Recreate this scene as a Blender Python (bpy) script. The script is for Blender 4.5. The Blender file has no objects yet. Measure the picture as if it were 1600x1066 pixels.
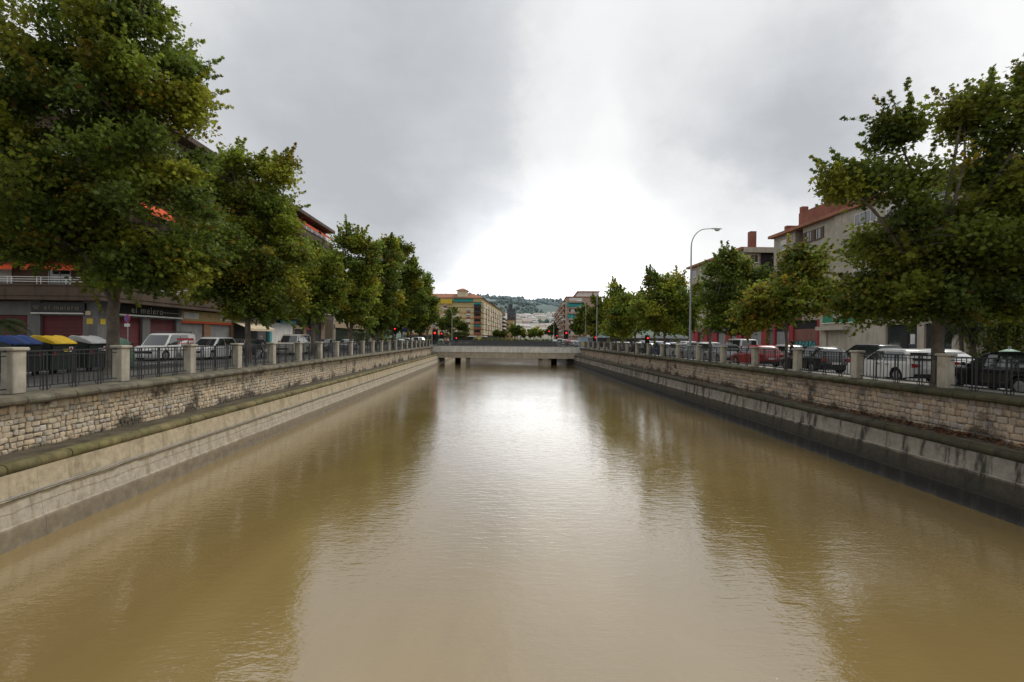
import bpy, bmesh, math, random
import numpy as np
from mathutils import Vector, Matrix

random.seed(7)
scene = bpy.context.scene
COL = scene.collection
R = math.radians
EYE = 1.57            # eye height over the coping of the canal walls
F = 755.0

def Yof(px, X):       # distance along the canal of a thing at lateral X
    return F * X / (px - 779.0) - .0277 * X
def Xof(px, Y):
    k = (px - 779.0) / F
    return k * Y / (1 - .0277 * k)
def Zof(px, py, X, Y):
    return EYE + (529 + .0105 * (px - 779) - py) / F * (Y + .0277 * X)

# ------------------------------------------------------------------ objects
def tag(o, label=None, cat=None, group=None, kind=None):
    if label: o['label'] = label
    if cat: o['category'] = cat
    if group: o['group'] = group
    if kind: o['kind'] = kind
    return o

def empty(name, loc=(0, 0, 0), rz=0.0, label=None, cat=None, group=None):
    o = bpy.data.objects.new(name, None)
    COL.objects.link(o)
    o.location = loc
    o.rotation_euler = (0, 0, rz)
    o.empty_display_size = .1
    return tag(o, label, cat, group)

def link(name, me, parent=None, loc=(0, 0, 0), rz=0.0):
    o = bpy.data.objects.new(name, me)
    COL.objects.link(o)
    o.location = loc
    o.rotation_euler = (0, 0, rz)
    if parent is not None: o.parent = parent
    return o

def copy_tree(o, parent=None):
    c = o.copy()
    COL.objects.link(c)
    c.parent = parent
    for ch in list(o.children):
        copy_tree(ch, c)
    return c

class MB:
    def __init__(s):
        s.v = []; s.f = []; s.m = []; s.c = []; s.col = (1, 1, 1)
    def add(s, vs, fs, mi=0):
        b = len(s.v)
        s.v.extend(vs)
        s.c.extend([s.col] * len(vs))
        for f in fs:
            s.f.append([b + i for i in f]); s.m.append(mi)
    def box(s, x0, x1, y0, y1, z0, z1, mi=0):
        s.add([(x0, y0, z0), (x1, y0, z0), (x1, y1, z0), (x0, y1, z0), (x0, y0, z1), (x1, y0, z1), (x1, y1, z1), (x0, y1, z1)],
              [(0, 3, 2, 1), (4, 5, 6, 7), (0, 1, 5, 4), (1, 2, 6, 5), (2, 3, 7, 6), (3, 0, 4, 7)], mi)
    def cbox(s, cx, cy, z0, w, d, h, ch=.01, mi=0):      # box with chamfered edges standing at z0
        a, b = w / 2, d / 2
        ring = lambda z, k: [(cx - a + k, cy - b, z), (cx + a - k, cy - b, z), (cx + a, cy - b + k, z), (cx + a, cy + b - k, z),
                             (cx + a - k, cy + b, z), (cx - a + k, cy + b, z), (cx - a, cy + b - k, z), (cx - a, cy - b + k, z)]
        ins = lambda z: [(cx + (x - cx) * (1 - ch / a), cy + (y - cy) * (1 - ch / b), z) for x, y, _ in ring(z, ch)]
        s.loft([ins(z0), ring(z0 + ch, ch), ring(z0 + h - ch, ch), ins(z0 + h)], True, True, mi=mi)
    def loft(s, rings, cap0=True, cap1=True, closed=True, mi=0):
        n = len(rings[0]); vs = [p for r in rings for p in r]; fs = []
        for k in range(len(rings) - 1):
            for i in range(n if closed else n - 1):
                j = (i + 1) % n
                fs.append((k * n + i, k * n + j, (k + 1) * n + j, (k + 1) * n + i))
        if cap0: fs.append(tuple(range(n - 1, -1, -1)))
        if cap1: fs.append(tuple((len(rings) - 1) * n + i for i in range(n)))
        s.add(vs, fs, mi)
    def prism_y(s, prof, y0, y1, mi=0, closed=True, caps=True):
        s.loft([[(x, y0, z) for x, z in prof], [(x, y1, z) for x, z in prof]], caps, caps, closed, mi)
    def prism_x(s, prof, x0, x1, mi=0, closed=True, caps=True):
        s.loft([[(x0, y, z) for y, z in prof], [(x1, y, z) for y, z in prof]], caps, caps, closed, mi)
    def prism_z(s, prof, z0, z1, mi=0):
        s.loft([[(x, y, z0) for x, y in prof], [(x, y, z1) for x, y in prof]], True, True, True, mi)
    def tube(s, pts, rad, n=8, cap=True, mi=0):
        pts = [Vector(p) for p in pts]
        if not hasattr(rad, '__len__'): rad = [rad] * len(pts)
        rings = []; up = None
        for i, p in enumerate(pts):
            t = (pts[min(i + 1, len(pts) - 1)] - pts[max(i - 1, 0)])
            if t.length < 1e-9: t = Vector((0, 0, 1))
            t.normalize()
            if up is None:
                up = Vector((0, 0, 1)) if abs(t.z) < .9 else Vector((1, 0, 0))
            a = t.cross(up)
            if a.length < 1e-6: a = t.cross(Vector((.3, .8, .2)))
            a.normalize(); b = t.cross(a).normalized(); up = -b if False else up
            rings.append([tuple(p + (a * math.cos(2 * math.pi * k / n) + b * math.sin(2 * math.pi * k / n)) * rad[i]) for k in range(n)])
        s.loft(rings, cap, cap, True, mi)
    def lathe(s, prof, n=16, cx=0, cy=0, cz=0, sx=1, sy=1, axis='z', mi=0):
        rings = []
        for r, z in prof:
            ring = []
            for k in range(n):
                a = 2 * math.pi * k / n
                u, w = r * math.cos(a) * sx, r * math.sin(a) * sy
                ring.append((cx + u, cy + w, cz + z) if axis == 'z' else (cx + u, cy + z, cz + w) if axis == 'y' else (cx + z, cy + u, cz + w))
            rings.append(ring)
        s.loft(rings, True, True, True, mi)
    def torus(s, c, r, t, axis='y', n=20, m=6, mi=0):
        vs = []; fs = []
        for i in range(n):
            a = 2 * math.pi * i / n
            for j in range(m):
                b = 2 * math.pi * j / m
                rr = r + t * math.cos(b); q = t * math.sin(b)
                u, w = rr * math.cos(a), rr * math.sin(a)
                vs.append((c[0] + u, c[1] + q, c[2] + w) if axis == 'y' else (c[0] + q, c[1] + u, c[2] + w) if axis == 'x' else (c[0] + u, c[1] + w, c[2] + q))
        for i in range(n):
            for j in range(m):
                fs.append((i * m + j, ((i + 1) % n) * m + j, ((i + 1) % n) * m + (j + 1) % m, i * m + (j + 1) % m))
        s.add(vs, fs, mi)
    def mesh(s, name, mats=None, smooth=None, colors=False):
        me = bpy.data.meshes.new(name)
        me.from_pydata([tuple(p) for p in s.v], [], s.f)
        mats = mats if isinstance(mats, (list, tuple)) else [mats]
        for m in mats: me.materials.append(m)
        if len(mats) > 1: me.polygons.foreach_set('material_index', s.m)
        if colors:
            at = me.color_attributes.new('Col', 'FLOAT_COLOR', 'POINT')
            at.data.foreach_set('color', [q for c in s.c for q in (c[0], c[1], c[2], 1.0)])
        bm = bmesh.new(); bm.from_mesh(me)
        bmesh.ops.recalc_face_normals(bm, faces=bm.faces)
        bm.to_mesh(me); bm.free()
        if smooth is not None:
            me.polygons.foreach_set('use_smooth', [True] * len(me.polygons))
            me.set_sharp_from_angle(angle=R(smooth))
        me.update()
        return me
    def build(s, name, mats=None, parent=None, loc=(0, 0, 0), rz=0.0, smooth=None, colors=False):
        return link(name, s.mesh(name, mats, smooth, colors), parent, loc, rz)

# ------------------------------------------------------------------ materials
def nt(m):
    m.use_nodes = True
    return m.node_tree, m.node_tree.nodes['Principled BSDF']

def N(t, typ, **kw):
    n = t.nodes.new(typ)
    for k, v in kw.items():
        if k.startswith('_'):
            n.inputs[k[1:].replace('_', ' ')].default_value = v
        else:
            setattr(n, k, v)
    return n

def mat(name, col, rough=.7, var=.18, scale=3.0, bump=0.0, bscale=30.0, metal=0.0, spec=.4, coat=0.0, dirt=0.0, attr=False, world=False):
    """plain surface with soft blotches, fine grain and, when asked, streaks of dirt"""
    m = bpy.data.materials.new(name)
    t, p = nt(m)
    p.inputs['Roughness'].default_value = rough
    p.inputs['Metallic'].default_value = metal
    p.inputs['Specular IOR Level'].default_value = spec
    if coat: p.inputs['Coat Weight'].default_value = coat; p.inputs['Coat Roughness'].default_value = .05
    L = t.links.new
    if world:
        g = N(t, 'ShaderNodeNewGeometry'); co = g.outputs['Position']
    else:
        g = N(t, 'ShaderNodeTexCoord'); co = g.outputs['Object']
    n1 = N(t, 'ShaderNodeTexNoise', _Scale=scale, _Detail=5.0, _Roughness=.6)
    L(co, n1.inputs['Vector'])
    mr = N(t, 'ShaderNodeMapRange'); mr.inputs[1].default_value = .3; mr.inputs[2].default_value = .7
    mr.inputs[3].default_value = 1 - var; mr.inputs[4].default_value = 1 + var
    L(n1.outputs['Fac'], mr.inputs[0])
    mx = N(t, 'ShaderNodeMix', data_type='RGBA', blend_type='MULTIPLY'); mx.inputs['Factor'].default_value = 1
    if attr:
        at = N(t, 'ShaderNodeAttribute', attribute_name='Col')
        mb = N(t, 'ShaderNodeMix', data_type='RGBA', blend_type='MULTIPLY'); mb.inputs['Factor'].default_value = 1
        mb.inputs[6].default_value = (*col, 1); L(at.outputs['Color'], mb.inputs[7]); L(mb.outputs[2], mx.inputs[6])
    else:
        mx.inputs[6].default_value = (*col, 1)
    L(mr.outputs[0], mx.inputs[7])
    out = mx.outputs[2]
    if dirt:
        mp = N(t, 'ShaderNodeMapping'); mp.inputs['Scale'].default_value = (1.6, 1.6, .22); L(co, mp.inputs['Vector'])
        n2 = N(t, 'ShaderNodeTexNoise', _Scale=1.7, _Detail=6.0, _Roughness=.65); L(mp.outputs[0], n2.inputs['Vector'])
        r2 = N(t, 'ShaderNodeMapRange'); r2.inputs[1].default_value = .48; r2.inputs[2].default_value = .72
        r2.inputs[3].default_value = 0; r2.inputs[4].default_value = dirt; L(n2.outputs['Fac'], r2.inputs[0])
        m2 = N(t, 'ShaderNodeMix', data_type='RGBA'); L(r2.outputs[0], m2.inputs['Factor']); L(out, m2.inputs[6])
        m2.inputs[7].default_value = (col[0] * .22, col[1] * .2, col[2] * .16, 1); out = m2.outputs[2]
    L(out, p.inputs['Base Color'])
    if bump:
        n3 = N(t, 'ShaderNodeTexNoise', _Scale=bscale, _Detail=4.0); L(co, n3.inputs['Vector'])
        b = N(t, 'ShaderNodeBump', _Strength=bump, _Distance=.02); L(n3.outputs['Fac'], b.inputs['Height']); L(b.outputs[0], p.inputs['Normal'])
    return m

def glass(name, col=(.02, .025, .03), rough=.05):
    return mat(name, col, rough, .1, 1.5, spec=.8, coat=.8)

def glow(name, col, s):
    m = bpy.data.materials.new(name); t, p = nt(m)
    p.inputs['Base Color'].default_value = (*col, 1)
    p.inputs['Emission Color'].default_value = (*col, 1)
    p.inputs['Emission Strength'].default_value = s
    return m

def shutter_mat(name, col):
    m = mat(name, col, .5, .15, 1.2, dirt=.35)
    t = m.node_tree; p = t.nodes['Principled BSDF']
    g = N(t, 'ShaderNodeTexCoord')
    w = N(t, 'ShaderNodeTexWave', wave_type='BANDS', bands_direction='Z', _Scale=3.2)
    t.links.new(g.outputs['Object'], w.inputs['Vector'])
    b = N(t, 'ShaderNodeBump', _Strength=.6, _Distance=.03)
    t.links.new(w.outputs['Fac'], b.inputs['Height']); t.links.new(b.outputs[0], p.inputs['Normal'])
    return m

def brick_mat(name, c1, c2, mortar, scale=1.0):
    m = mat(name, c1, .85, .15, 2.0, dirt=.3)
    t = m.node_tree; p = t.nodes['Principled BSDF']
    g = N(t, 'ShaderNodeTexCoord')
    mp = N(t, 'ShaderNodeVectorMath', operation='DOT_PRODUCT'); mp.inputs[1].default_value = (1, 1, 0)
    t.links.new(g.outputs['Object'], mp.inputs[0])
    sp = N(t, 'ShaderNodeSeparateXYZ'); t.links.new(g.outputs['Object'], sp.inputs[0])
    cb = N(t, 'ShaderNodeCombineXYZ'); t.links.new(mp.outputs['Value'], cb.inputs[0]); t.links.new(sp.outputs[2], cb.inputs[1])
    br = N(t, 'ShaderNodeTexBrick', _Scale=scale)
    br.inputs['Color1'].default_value = (*c1, 1); br.inputs['Color2'].default_value = (*c2, 1); br.inputs['Mortar'].default_value = (*mortar, 1)
    br.inputs['Brick Width'].default_value = .25; br.inputs['Row Height'].default_value = .075; br.inputs['Mortar Size'].default_value = .01
    t.links.new(cb.outputs[0], br.inputs['Vector'])
    for n in t.nodes:      # feed the bricks into the blotch multiply
        if n.type == 'MIX' and n.blend_type == 'MULTIPLY':
            t.links.new(br.outputs['Color'], n.inputs[6]); break
    return m

M = {}
M['asphalt'] = mat('asphalt', (.055, .054, .052), .75, .3, .35, .3, 60, world=True)
M['pavement'] = mat('pavement_concrete', (.30, .28, .25), .8, .22, .6, .2, 40, world=True)
M['promenade'] = mat('promenade_concrete', (.34, .32, .285), .8, .25, .5, .2, 40, world=True)
M['dark_promenade'] = mat('worn_asphalt_promenade', (.105, .10, .09), .85, .3, .5, .2, 40, world=True)
M['dirt'] = mat('bare_ground', (.16, .135, .10), .95, .3, .3, .4, 12, world=True)
M['paint'] = mat('road_paint', (.75, .75, .72), .6, .2, 3)
M['pillar'] = mat('pillar_stone', (.43, .39, .315), .85, .22, 2.2, .35, 45, dirt=.45, world=True)
M['iron'] = mat('railing_iron', (.028, .030, .032), .5, .2, 6)
M['grey_iron'] = mat('bridge_railing_iron', (.085, .09, .10), .5, .2, 6)
M['galv'] = mat('galvanised_steel', (.40, .43, .46), .45, .12, 5, metal=.3)
M['white_metal'] = mat('white_painted_metal', (.72, .72, .70), .45, .1, 4)
M['black'] = mat('black_plastic', (.012, .012, .013), .5, .2, 5)
M['dark'] = mat('dark_trim', (.02, .02, .021), .6, .2, 5)
M['tyre'] = mat('tyre_rubber', (.018, .018, .018), .85, .2, 5)
M['rim'] = mat('alloy_rim', (.42, .43, .44), .35, .1, 5, metal=.7)
M['glass'] = glass('car_glass', (.03, .037, .04), .06)
M['pane'] = glass('window_pane', (.035, .04, .045), .08)
M['headlight'] = mat('headlight_lens', (.6, .62, .64), .12, .1, 9, spec=.7)
M['taillight'] = mat('taillight_lens', (.32, .012, .012), .2, .1, 9, spec=.6)
M['plate'] = mat('plate_white', (.7, .7, .68), .5, .1, 9)
M['red_on'] = glow('lit_red_signal', (1.0, .03, .015), 2.2)
M['red_off'] = mat('dark_signal_lens', (.05, .02, .015), .3, .1, 9)
M['red_paint'] = mat('red_enamel', (.5, .02, .03), .45, .1, 4)
M['blue_paint'] = mat('blue_enamel', (.03, .06, .35), .45, .1, 4)
M['bark'] = mat('plane_bark', (.15, .125, .095), .9, .45, 2.5, .7, 14)
M['fabric_cream'] = mat('awning_cream_canvas', (.62, .52, .36), .9, .12, 1.5)
M['fabric_orange'] = mat('awning_orange_canvas', (.62, .09, .03), .9, .15, 1.2)
M['fabric_teal'] = mat('awning_teal_canvas', (.03, .23, .21), .9, .15, 1.2)
M['terracotta'] = mat('terracotta_tiles', (.34, .15, .09), .85, .25, 1.2, .6, 9, dirt=.3)
M['skin'] = mat('skin', (.45, .27, .19), .6, .05, 8)
# ------------------------------------------------------------------ camera, sky, sun
cam = bpy.data.cameras.new('camera'); camo = bpy.data.objects.new('camera', cam); COL.objects.link(camo)
cam.sensor_width = 36; cam.lens = F / 1600 * 36; cam.clip_start = .05; cam.clip_end = 9000
camo.matrix_world = Matrix.Translation((0, 0, EYE)) @ Matrix.Rotation(R(-1.59), 4, 'Z') @ Matrix.Rotation(R(90 - .29), 4, 'X') @ Matrix.Rotation(R(.6), 4, 'Z')
scene.camera = camo
scene.view_settings.view_transform = 'Standard'; scene.view_settings.look = 'None'; scene.view_settings.exposure = 0
CAM3 = camo.matrix_world.to_3x3()
def sky_dir(px, py): return (CAM3 @ Vector(((px - 800) / F, (533 - py) / F, -1))).normalized()

SUN_EL, SUN_AZ = 50.0, 48.0            # the bright part of the cloud: ahead and a little to the right
w = bpy.data.worlds.new('World'); scene.world = w; w.use_nodes = True
t = w.node_tree; L = t.links.new; t.nodes.clear()
out = N(t, 'ShaderNodeOutputWorld')
sky = N(t, 'ShaderNodeTexSky', sky_type='NISHITA', sun_disc=False, sun_elevation=R(SUN_EL), sun_rotation=R(SUN_AZ))
b1 = N(t, 'ShaderNodeBackground', _Strength=.07); L(sky.outputs[0], b1.inputs[0])
tc = N(t, 'ShaderNodeTexCoord')
sx = N(t, 'ShaderNodeSeparateXYZ'); L(tc.outputs['Generated'], sx.inputs[0])
def math_(op, a, b=None, clamp=False):
    n = N(t, 'ShaderNodeMath', operation=op, use_clamp=clamp)
    for i, q in enumerate((a, b)):
        if q is None: continue
        if isinstance(q, (int, float)): n.inputs[i].default_value = q
        else: L(q, n.inputs[i])
    return n.outputs[0]
den = math_('ADD', math_('MAXIMUM', sx.outputs[2], 0.0), .22)
cb = N(t, 'ShaderNodeCombineXYZ'); L(math_('DIVIDE', sx.outputs[0], den), cb.inputs[0]); L(math_('DIVIDE', sx.outputs[1], den), cb.inputs[1])
n1 = N(t, 'ShaderNodeTexNoise', _Scale=1.15, _Detail=9.0, _Roughness=.56, _Distortion=.25); L(cb.outputs[0], n1.inputs['Vector'])
n2 = N(t, 'ShaderNodeTexNoise', _Scale=3.4, _Detail=6.0, _Roughness=.6); L(cb.outputs[0], n2.inputs['Vector'])
# soft edges for the big cloud masses: the direction is pushed about by noise
n3 = N(t, 'ShaderNodeTexNoise', _Scale=2.6, _Detail=7.0, _Roughness=.6); L(tc.outputs['Generated'], n3.inputs['Vector'])
s1 = N(t, 'ShaderNodeVectorMath', operation='SUBTRACT'); s1.inputs[1].default_value = (.5, .5, .5); L(n3.outputs['Color'], s1.inputs[0])
s2 = N(t, 'ShaderNodeVectorMath', operation='SCALE'); s2.inputs['Scale'].default_value = .34; L(s1.outputs[0], s2.inputs[0])
s3 = N(t, 'ShaderNodeVectorMath', operation='ADD'); L(tc.outputs['Generated'], s3.inputs[0]); L(s2.outputs[0], s3.inputs[1])
s4 = N(t, 'ShaderNodeVectorMath', operation='NORMALIZE'); L(s3.outputs[0], s4.inputs[0])
val = math_('ADD', math_('MULTIPLY', n1.outputs['Fac'], .85), .15)
val = math_('ADD', val, math_('MULTIPLY', n2.outputs['Fac'], .22))
BLOBS = [(610, 215, 25, -.46), (420, 90, 18, -.12), (700, 320, 11, -.22), (560, 320, 13, -.20), (1215, 175, 17, -.46), (1280, 250, 10, -.18), (1370, 90, 9, -.2), (730, 60, 12, -.2), (850, 230, 10, -.12),
         (860, 470, 26, .46), (1000, 90, 19, .14), (1570, 40, 15, .52), (1130, 400, 14, .2), (985, 300, 16, .13), (300, 30, 7, .1), (1180, 40, 9, .10)]
for px, py, rad, amt in BLOBS:
    d = sky_dir(px, py)
    dp = N(t, 'ShaderNodeVectorMath', operation='DOT_PRODUCT'); dp.inputs[1].default_value = d; L(s4.outputs[0], dp.inputs[0])
    mr = N(t, 'ShaderNodeMapRange', interpolation_type='SMOOTHSTEP')
    mr.inputs[1].default_value = math.cos(R(rad)); mr.inputs[2].default_value = 1.0; mr.inputs[3].default_value = 0; mr.inputs[4].default_value = amt * (.82 if amt < 0 else .9)
    L(dp.outputs['Value'], mr.inputs[0]); val = math_('ADD', val, mr.outputs[0])
ramp = N(t, 'ShaderNodeValToRGB'); L(val, ramp.inputs[0])
e = ramp.color_ramp.elements
e[0].position = .08; e[0].color = (.435, .448, .47, 1)
e[1].position = 1.0; e[1].color = (.835, .835, .83, 1)
x = e.new(.80); x.color = (.765, .77, .774, 1)
x = e.new(.40); x.color = (.555, .567, .585, 1)
x = e.new(.62); x.color = (.70, .708, .716, 1)
# unseen sky behind the viewer dimmed, to darken faces turned to the camera
mb = N(t, 'ShaderNodeMapRange', interpolation_type='SMOOTHSTEP'); L(sx.outputs[1], mb.inputs[0])
mb.inputs[1].default_value = -.75; mb.inputs[2].default_value = .45; mb.inputs[3].default_value = .80; mb.inputs[4].default_value = 1.0
mv = N(t, 'ShaderNodeVectorMath', operation='SCALE'); L(ramp.outputs[0], mv.inputs[0])
gd = N(t, 'ShaderNodeVectorMath', operation='DOT_PRODUCT'); gd.inputs[1].default_value = sky_dir(850, 500); L(tc.outputs['Generated'], gd.inputs[0])
gl = N(t, 'ShaderNodeMapRange', interpolation_type='SMOOTHSTEP'); gl.inputs[1].default_value = math.cos(R(20)); gl.inputs[2].default_value = 1.0; gl.inputs[3].default_value = 1.0; gl.inputs[4].default_value = 1.6
L(gd.outputs['Value'], gl.inputs[0]); L(math_('MULTIPLY', mb.outputs[0], gl.outputs[0]), mv.inputs['Scale'])
b2 = N(t, 'ShaderNodeBackground', _Strength=1.2); L(mv.outputs[0], b2.inputs[0])
mxs = N(t, 'ShaderNodeMixShader'); mxs.inputs[0].default_value = .95; L(b1.outputs[0], mxs.inputs[1]); L(b2.outputs[0], mxs.inputs[2]); L(mxs.outputs[0], out.inputs[0])

sl = bpy.data.lights.new('sun', 'SUN'); sl.energy = 1.6; sl.angle = R(24); sl.color = (1, .95, .87)
so = bpy.data.objects.new('sun', sl); COL.objects.link(so); so.location = (60, 120, 150)
sd = Vector((math.sin(R(SUN_AZ)) * math.cos(R(SUN_EL)), math.cos(R(SUN_AZ)) * math.cos(R(SUN_EL)), math.sin(R(SUN_EL))))
so.rotation_euler = sd.to_track_quat('Z', 'Y').to_euler()

# ------------------------------------------------------------------ ground, roads, water
AX = 1.5                              # the canal's axis
def struct(name, mb, m, **k): return tag(mb.build(name, m, **k), kind='structure')
g = MB(); big = 3500
for x0, x1, y0, y1 in ((-big, -12.6, -40, 160), (15.6, big, -40, 160), (-big, big, 160, 5000), (-big, big, -900, -40)):
    g.add([(x0, y0, -.30), (x1, y0, -.30), (x1, y1, -.30), (x0, y1, -.30)], [(0, 1, 2, 3)])
struct('ground', g, M['dirt'])
g = MB(); g.box(-25.2, -16.45, -40, 420, -.34, -.18); struct('road_west', g, M['asphalt'])
g = MB(); g.box(17.35, 31.0, -40, 420, -.34, -.18); struct('road_east', g, M['asphalt'])
g = MB(); g.box(-16.45, -12.955, -40, 88.2, -.34, -.06); struct('promenade_west', g, M['dark_promenade'])
g = MB(); g.box(15.955, 17.35, -40, 88.2, -.34, -.06); struct('promenade_east', g, M['promenade'])
g = MB(); g.box(-29.2, -25.2, -40, 86, -.34, -.05); struct('pavement_west', g, M['pavement'])
g = MB(); g.box(31.0, 37.2, -40, 96, -.34, -.05); struct('pavement_east', g, M['pavement'])
g = MB(); g.box(-16.45, -12.1, 88.2, 98.6, -.33, -.055); g.box(15.1, 17.35, 88.2, 98.6, -.33, -.055); struct('bridge_approach', g, M['asphalt'])
g = MB()
for k in range(26):
    y = 2 + k * 9.0
    g.add([(-21.0, y, -.176), (-20.88, y, -.176), (-20.88, y + 3, -.176), (-21.0, y + 3, -.176)], [(0, 1, 2, 3)])
    g.add([(26.2, y, -.176), (26.32, y, -.176), (26.32, y + 3, -.176), (26.2, y + 3, -.176)], [(0, 1, 2, 3)])
for k in range(17):
    y = 13.2 + 4.9 * k
    g.add([(17.5, y, -.176), (19.6, y, -.176), (19.6, y + .1, -.176), (17.5, y + .1, -.176)], [(0, 1, 2, 3)])
for k in range(9):
    for x in (-24.6 + k * .95, 18.2 + k * 1.0):
        for y in (84.2, 100.2):
            g.add([(x, y, -.175), (x + .5, y, -.175), (x + .5, y + 3.2, -.175), (x, y + 3.2, -.175)], [(0, 1, 2, 3)])
struct('road_markings', g, M['paint'])

m = bpy.data.materials.new('muddy_water'); t, p = nt(m); L = t.links.new
ge = N(t, 'ShaderNodeNewGeometry')
mp0 = N(t, 'ShaderNodeMapping'); mp0.inputs['Scale'].default_value = (1.0, .35, 1); L(ge.outputs['Position'], mp0.inputs['Vector'])
n0 = N(t, 'ShaderNodeTexNoise', _Scale=.22, _Detail=6.0, _Roughness=.6, _Distortion=.8); L(mp0.outputs[0], n0.inputs['Vector'])
rp = N(t, 'ShaderNodeValToRGB'); L(n0.outputs['Fac'], rp.inputs[0])
rp.color_ramp.elements[0].position = .3; rp.color_ramp.elements[0].color = (.235, .163, .060, 1)
rp.color_ramp.elements[1].position = .7; rp.color_ramp.elements[1].color = (.31, .220, .088, 1)
L(rp.outputs[0], p.inputs['Base Color'])
p.inputs['Roughness'].default_value = .03; p.inputs['IOR'].default_value = 1.75; p.inputs['Coat Weight'].default_value = 1.0; p.inputs['Coat IOR'].default_value = 1.75; p.inputs['Coat Roughness'].default_value = .02
def ripple(sx_, sy_, sc, det, rot=0):
    mp = N(t, 'ShaderNodeMapping'); mp.inputs['Scale'].default_value = (sx_, sy_, 1); mp.inputs['Rotation'].default_value = (0, 0, R(rot)); L(ge.outputs['Position'], mp.inputs['Vector'])
    n = N(t, 'ShaderNodeTexNoise', _Scale=sc, _Detail=det, _Roughness=.55, _Distortion=.4); L(mp.outputs[0], n.inputs['Vector'])
    return n.outputs['Fac']
calm = N(t, 'ShaderNodeTexNoise', _Scale=.16, _Detail=3.0); L(ge.outputs['Position'], calm.inputs['Vector'])
cr = N(t, 'ShaderNodeMapRange'); cr.inputs[1].default_value = .35; cr.inputs[2].default_value = .62; cr.inputs[3].default_value = .35; cr.inputs[4].default_value = 1.0; L(calm.outputs['Fac'], cr.inputs[0])
b1 = N(t, 'ShaderNodeBump', _Distance=.0105); L(ripple(.8, 2.6, 2.6, 2.0, 6), b1.inputs['Height']); L(cr.outputs[0], b1.inputs['Strength'])
b2 = N(t, 'ShaderNodeBump', _Strength=.55, _Distance=.013); L(ripple(1.25, .75, 1.35, 3.0, -8), b2.inputs['Height']); L(b1.outputs[0], b2.inputs['Normal'])
b3 = N(t, 'ShaderNodeBump', _Strength=.9, _Distance=.0034); L(ripple(1.0, 2.4, 7.5, 2.0, 3), b3.inputs['Height']); L(b2.outputs[0], b3.inputs['Normal'])
L(b3.outputs[0], p.inputs['Normal']); L(b3.outputs[0], p.inputs['Coat Normal'])
g = MB(); g.add([(-10.6, -40, -3.17), (13.6, -40, -3.17), (13.6, 160, -3.17), (-10.6, 160, -3.17)], [(0, 1, 2, 3)])
struct('canal_water', g, m)

# ------------------------------------------------------------------ the canal walls
def concrete_mat(name, stops, streak, streakcol):
    m = bpy.data.materials.new(name); t, p = nt(m); L = t.links.new
    p.inputs['Roughness'].default_value = .85
    ge = N(t, 'ShaderNodeNewGeometry'); sp = N(t, 'ShaderNodeSeparateXYZ'); L(ge.outputs['Position'], sp.inputs[0])
    na = N(t, 'ShaderNodeTexNoise', _Scale=1.6, _Detail=7.0, _Roughness=.65); L(ge.outputs['Position'], na.inputs['Vector'])
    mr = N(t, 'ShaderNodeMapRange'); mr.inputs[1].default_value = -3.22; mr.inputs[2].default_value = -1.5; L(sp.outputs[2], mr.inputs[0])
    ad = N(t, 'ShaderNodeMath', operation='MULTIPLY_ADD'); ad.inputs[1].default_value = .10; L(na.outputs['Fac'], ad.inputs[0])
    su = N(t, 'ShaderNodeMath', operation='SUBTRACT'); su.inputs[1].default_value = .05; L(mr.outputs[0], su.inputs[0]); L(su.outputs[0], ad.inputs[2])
    rp = N(t, 'ShaderNodeValToRGB'); L(ad.outputs[0], rp.inputs[0])
    el = rp.color_ramp.elements
    while len(el) < len(stops): el.new(.5)
    for q, (pos, c) in zip(el, stops): q.position = pos; q.color = (*c, 1)
    mp = N(t, 'ShaderNodeMapping'); mp.inputs['Scale'].default_value = (1, 1.0, .16); L(ge.outputs['Position'], mp.inputs['Vector'])
    ns = N(t, 'ShaderNodeTexNoise', _Scale=2.4, _Detail=6.0, _Roughness=.68); L(mp.outputs[0], ns.inputs['Vector'])
    r2 = N(t, 'ShaderNodeMapRange'); r2.inputs[1].default_value = .50; r2.inputs[2].default_value = .60; r2.inputs[4].default_value = streak; L(ns.outputs['Fac'], r2.inputs[0])
    mx = N(t, 'ShaderNodeMix', data_type='RGBA'); L(r2.outputs[0], mx.inputs['Factor']); L(rp.outputs[0], mx.inputs[6]); mx.inputs[7].default_value = (*streakcol, 1)
    nb = N(t, 'ShaderNodeTexNoise', _Scale=5, _Detail=8.0, _Roughness=.7); L(ge.outputs['Position'], nb.inputs['Vector'])
    r3 = N(t, 'ShaderNodeMapRange'); r3.inputs[1].default_value = .3; r3.inputs[2].default_value = .7; r3.inputs[3].default_value = .68; r3.inputs[4].default_value = 1.22; L(nb.outputs['Fac'], r3.inputs[0])
    m2 = N(t, 'ShaderNodeMix', data_type='RGBA', blend_type='MULTIPLY'); m2.inputs['Factor'].default_value = 1; L(mx.outputs[2], m2.inputs[6]); L(r3.outputs[0], m2.inputs[7])
    L(m2.outputs[2], p.inputs['Base Color'])
    b = N(t, 'ShaderNodeBump', _Strength=.35, _Distance=.03); L(nb.outputs['Fac'], b.inputs['Height']); L(b.outputs[0], p.inputs['Normal'])
    return m
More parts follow.
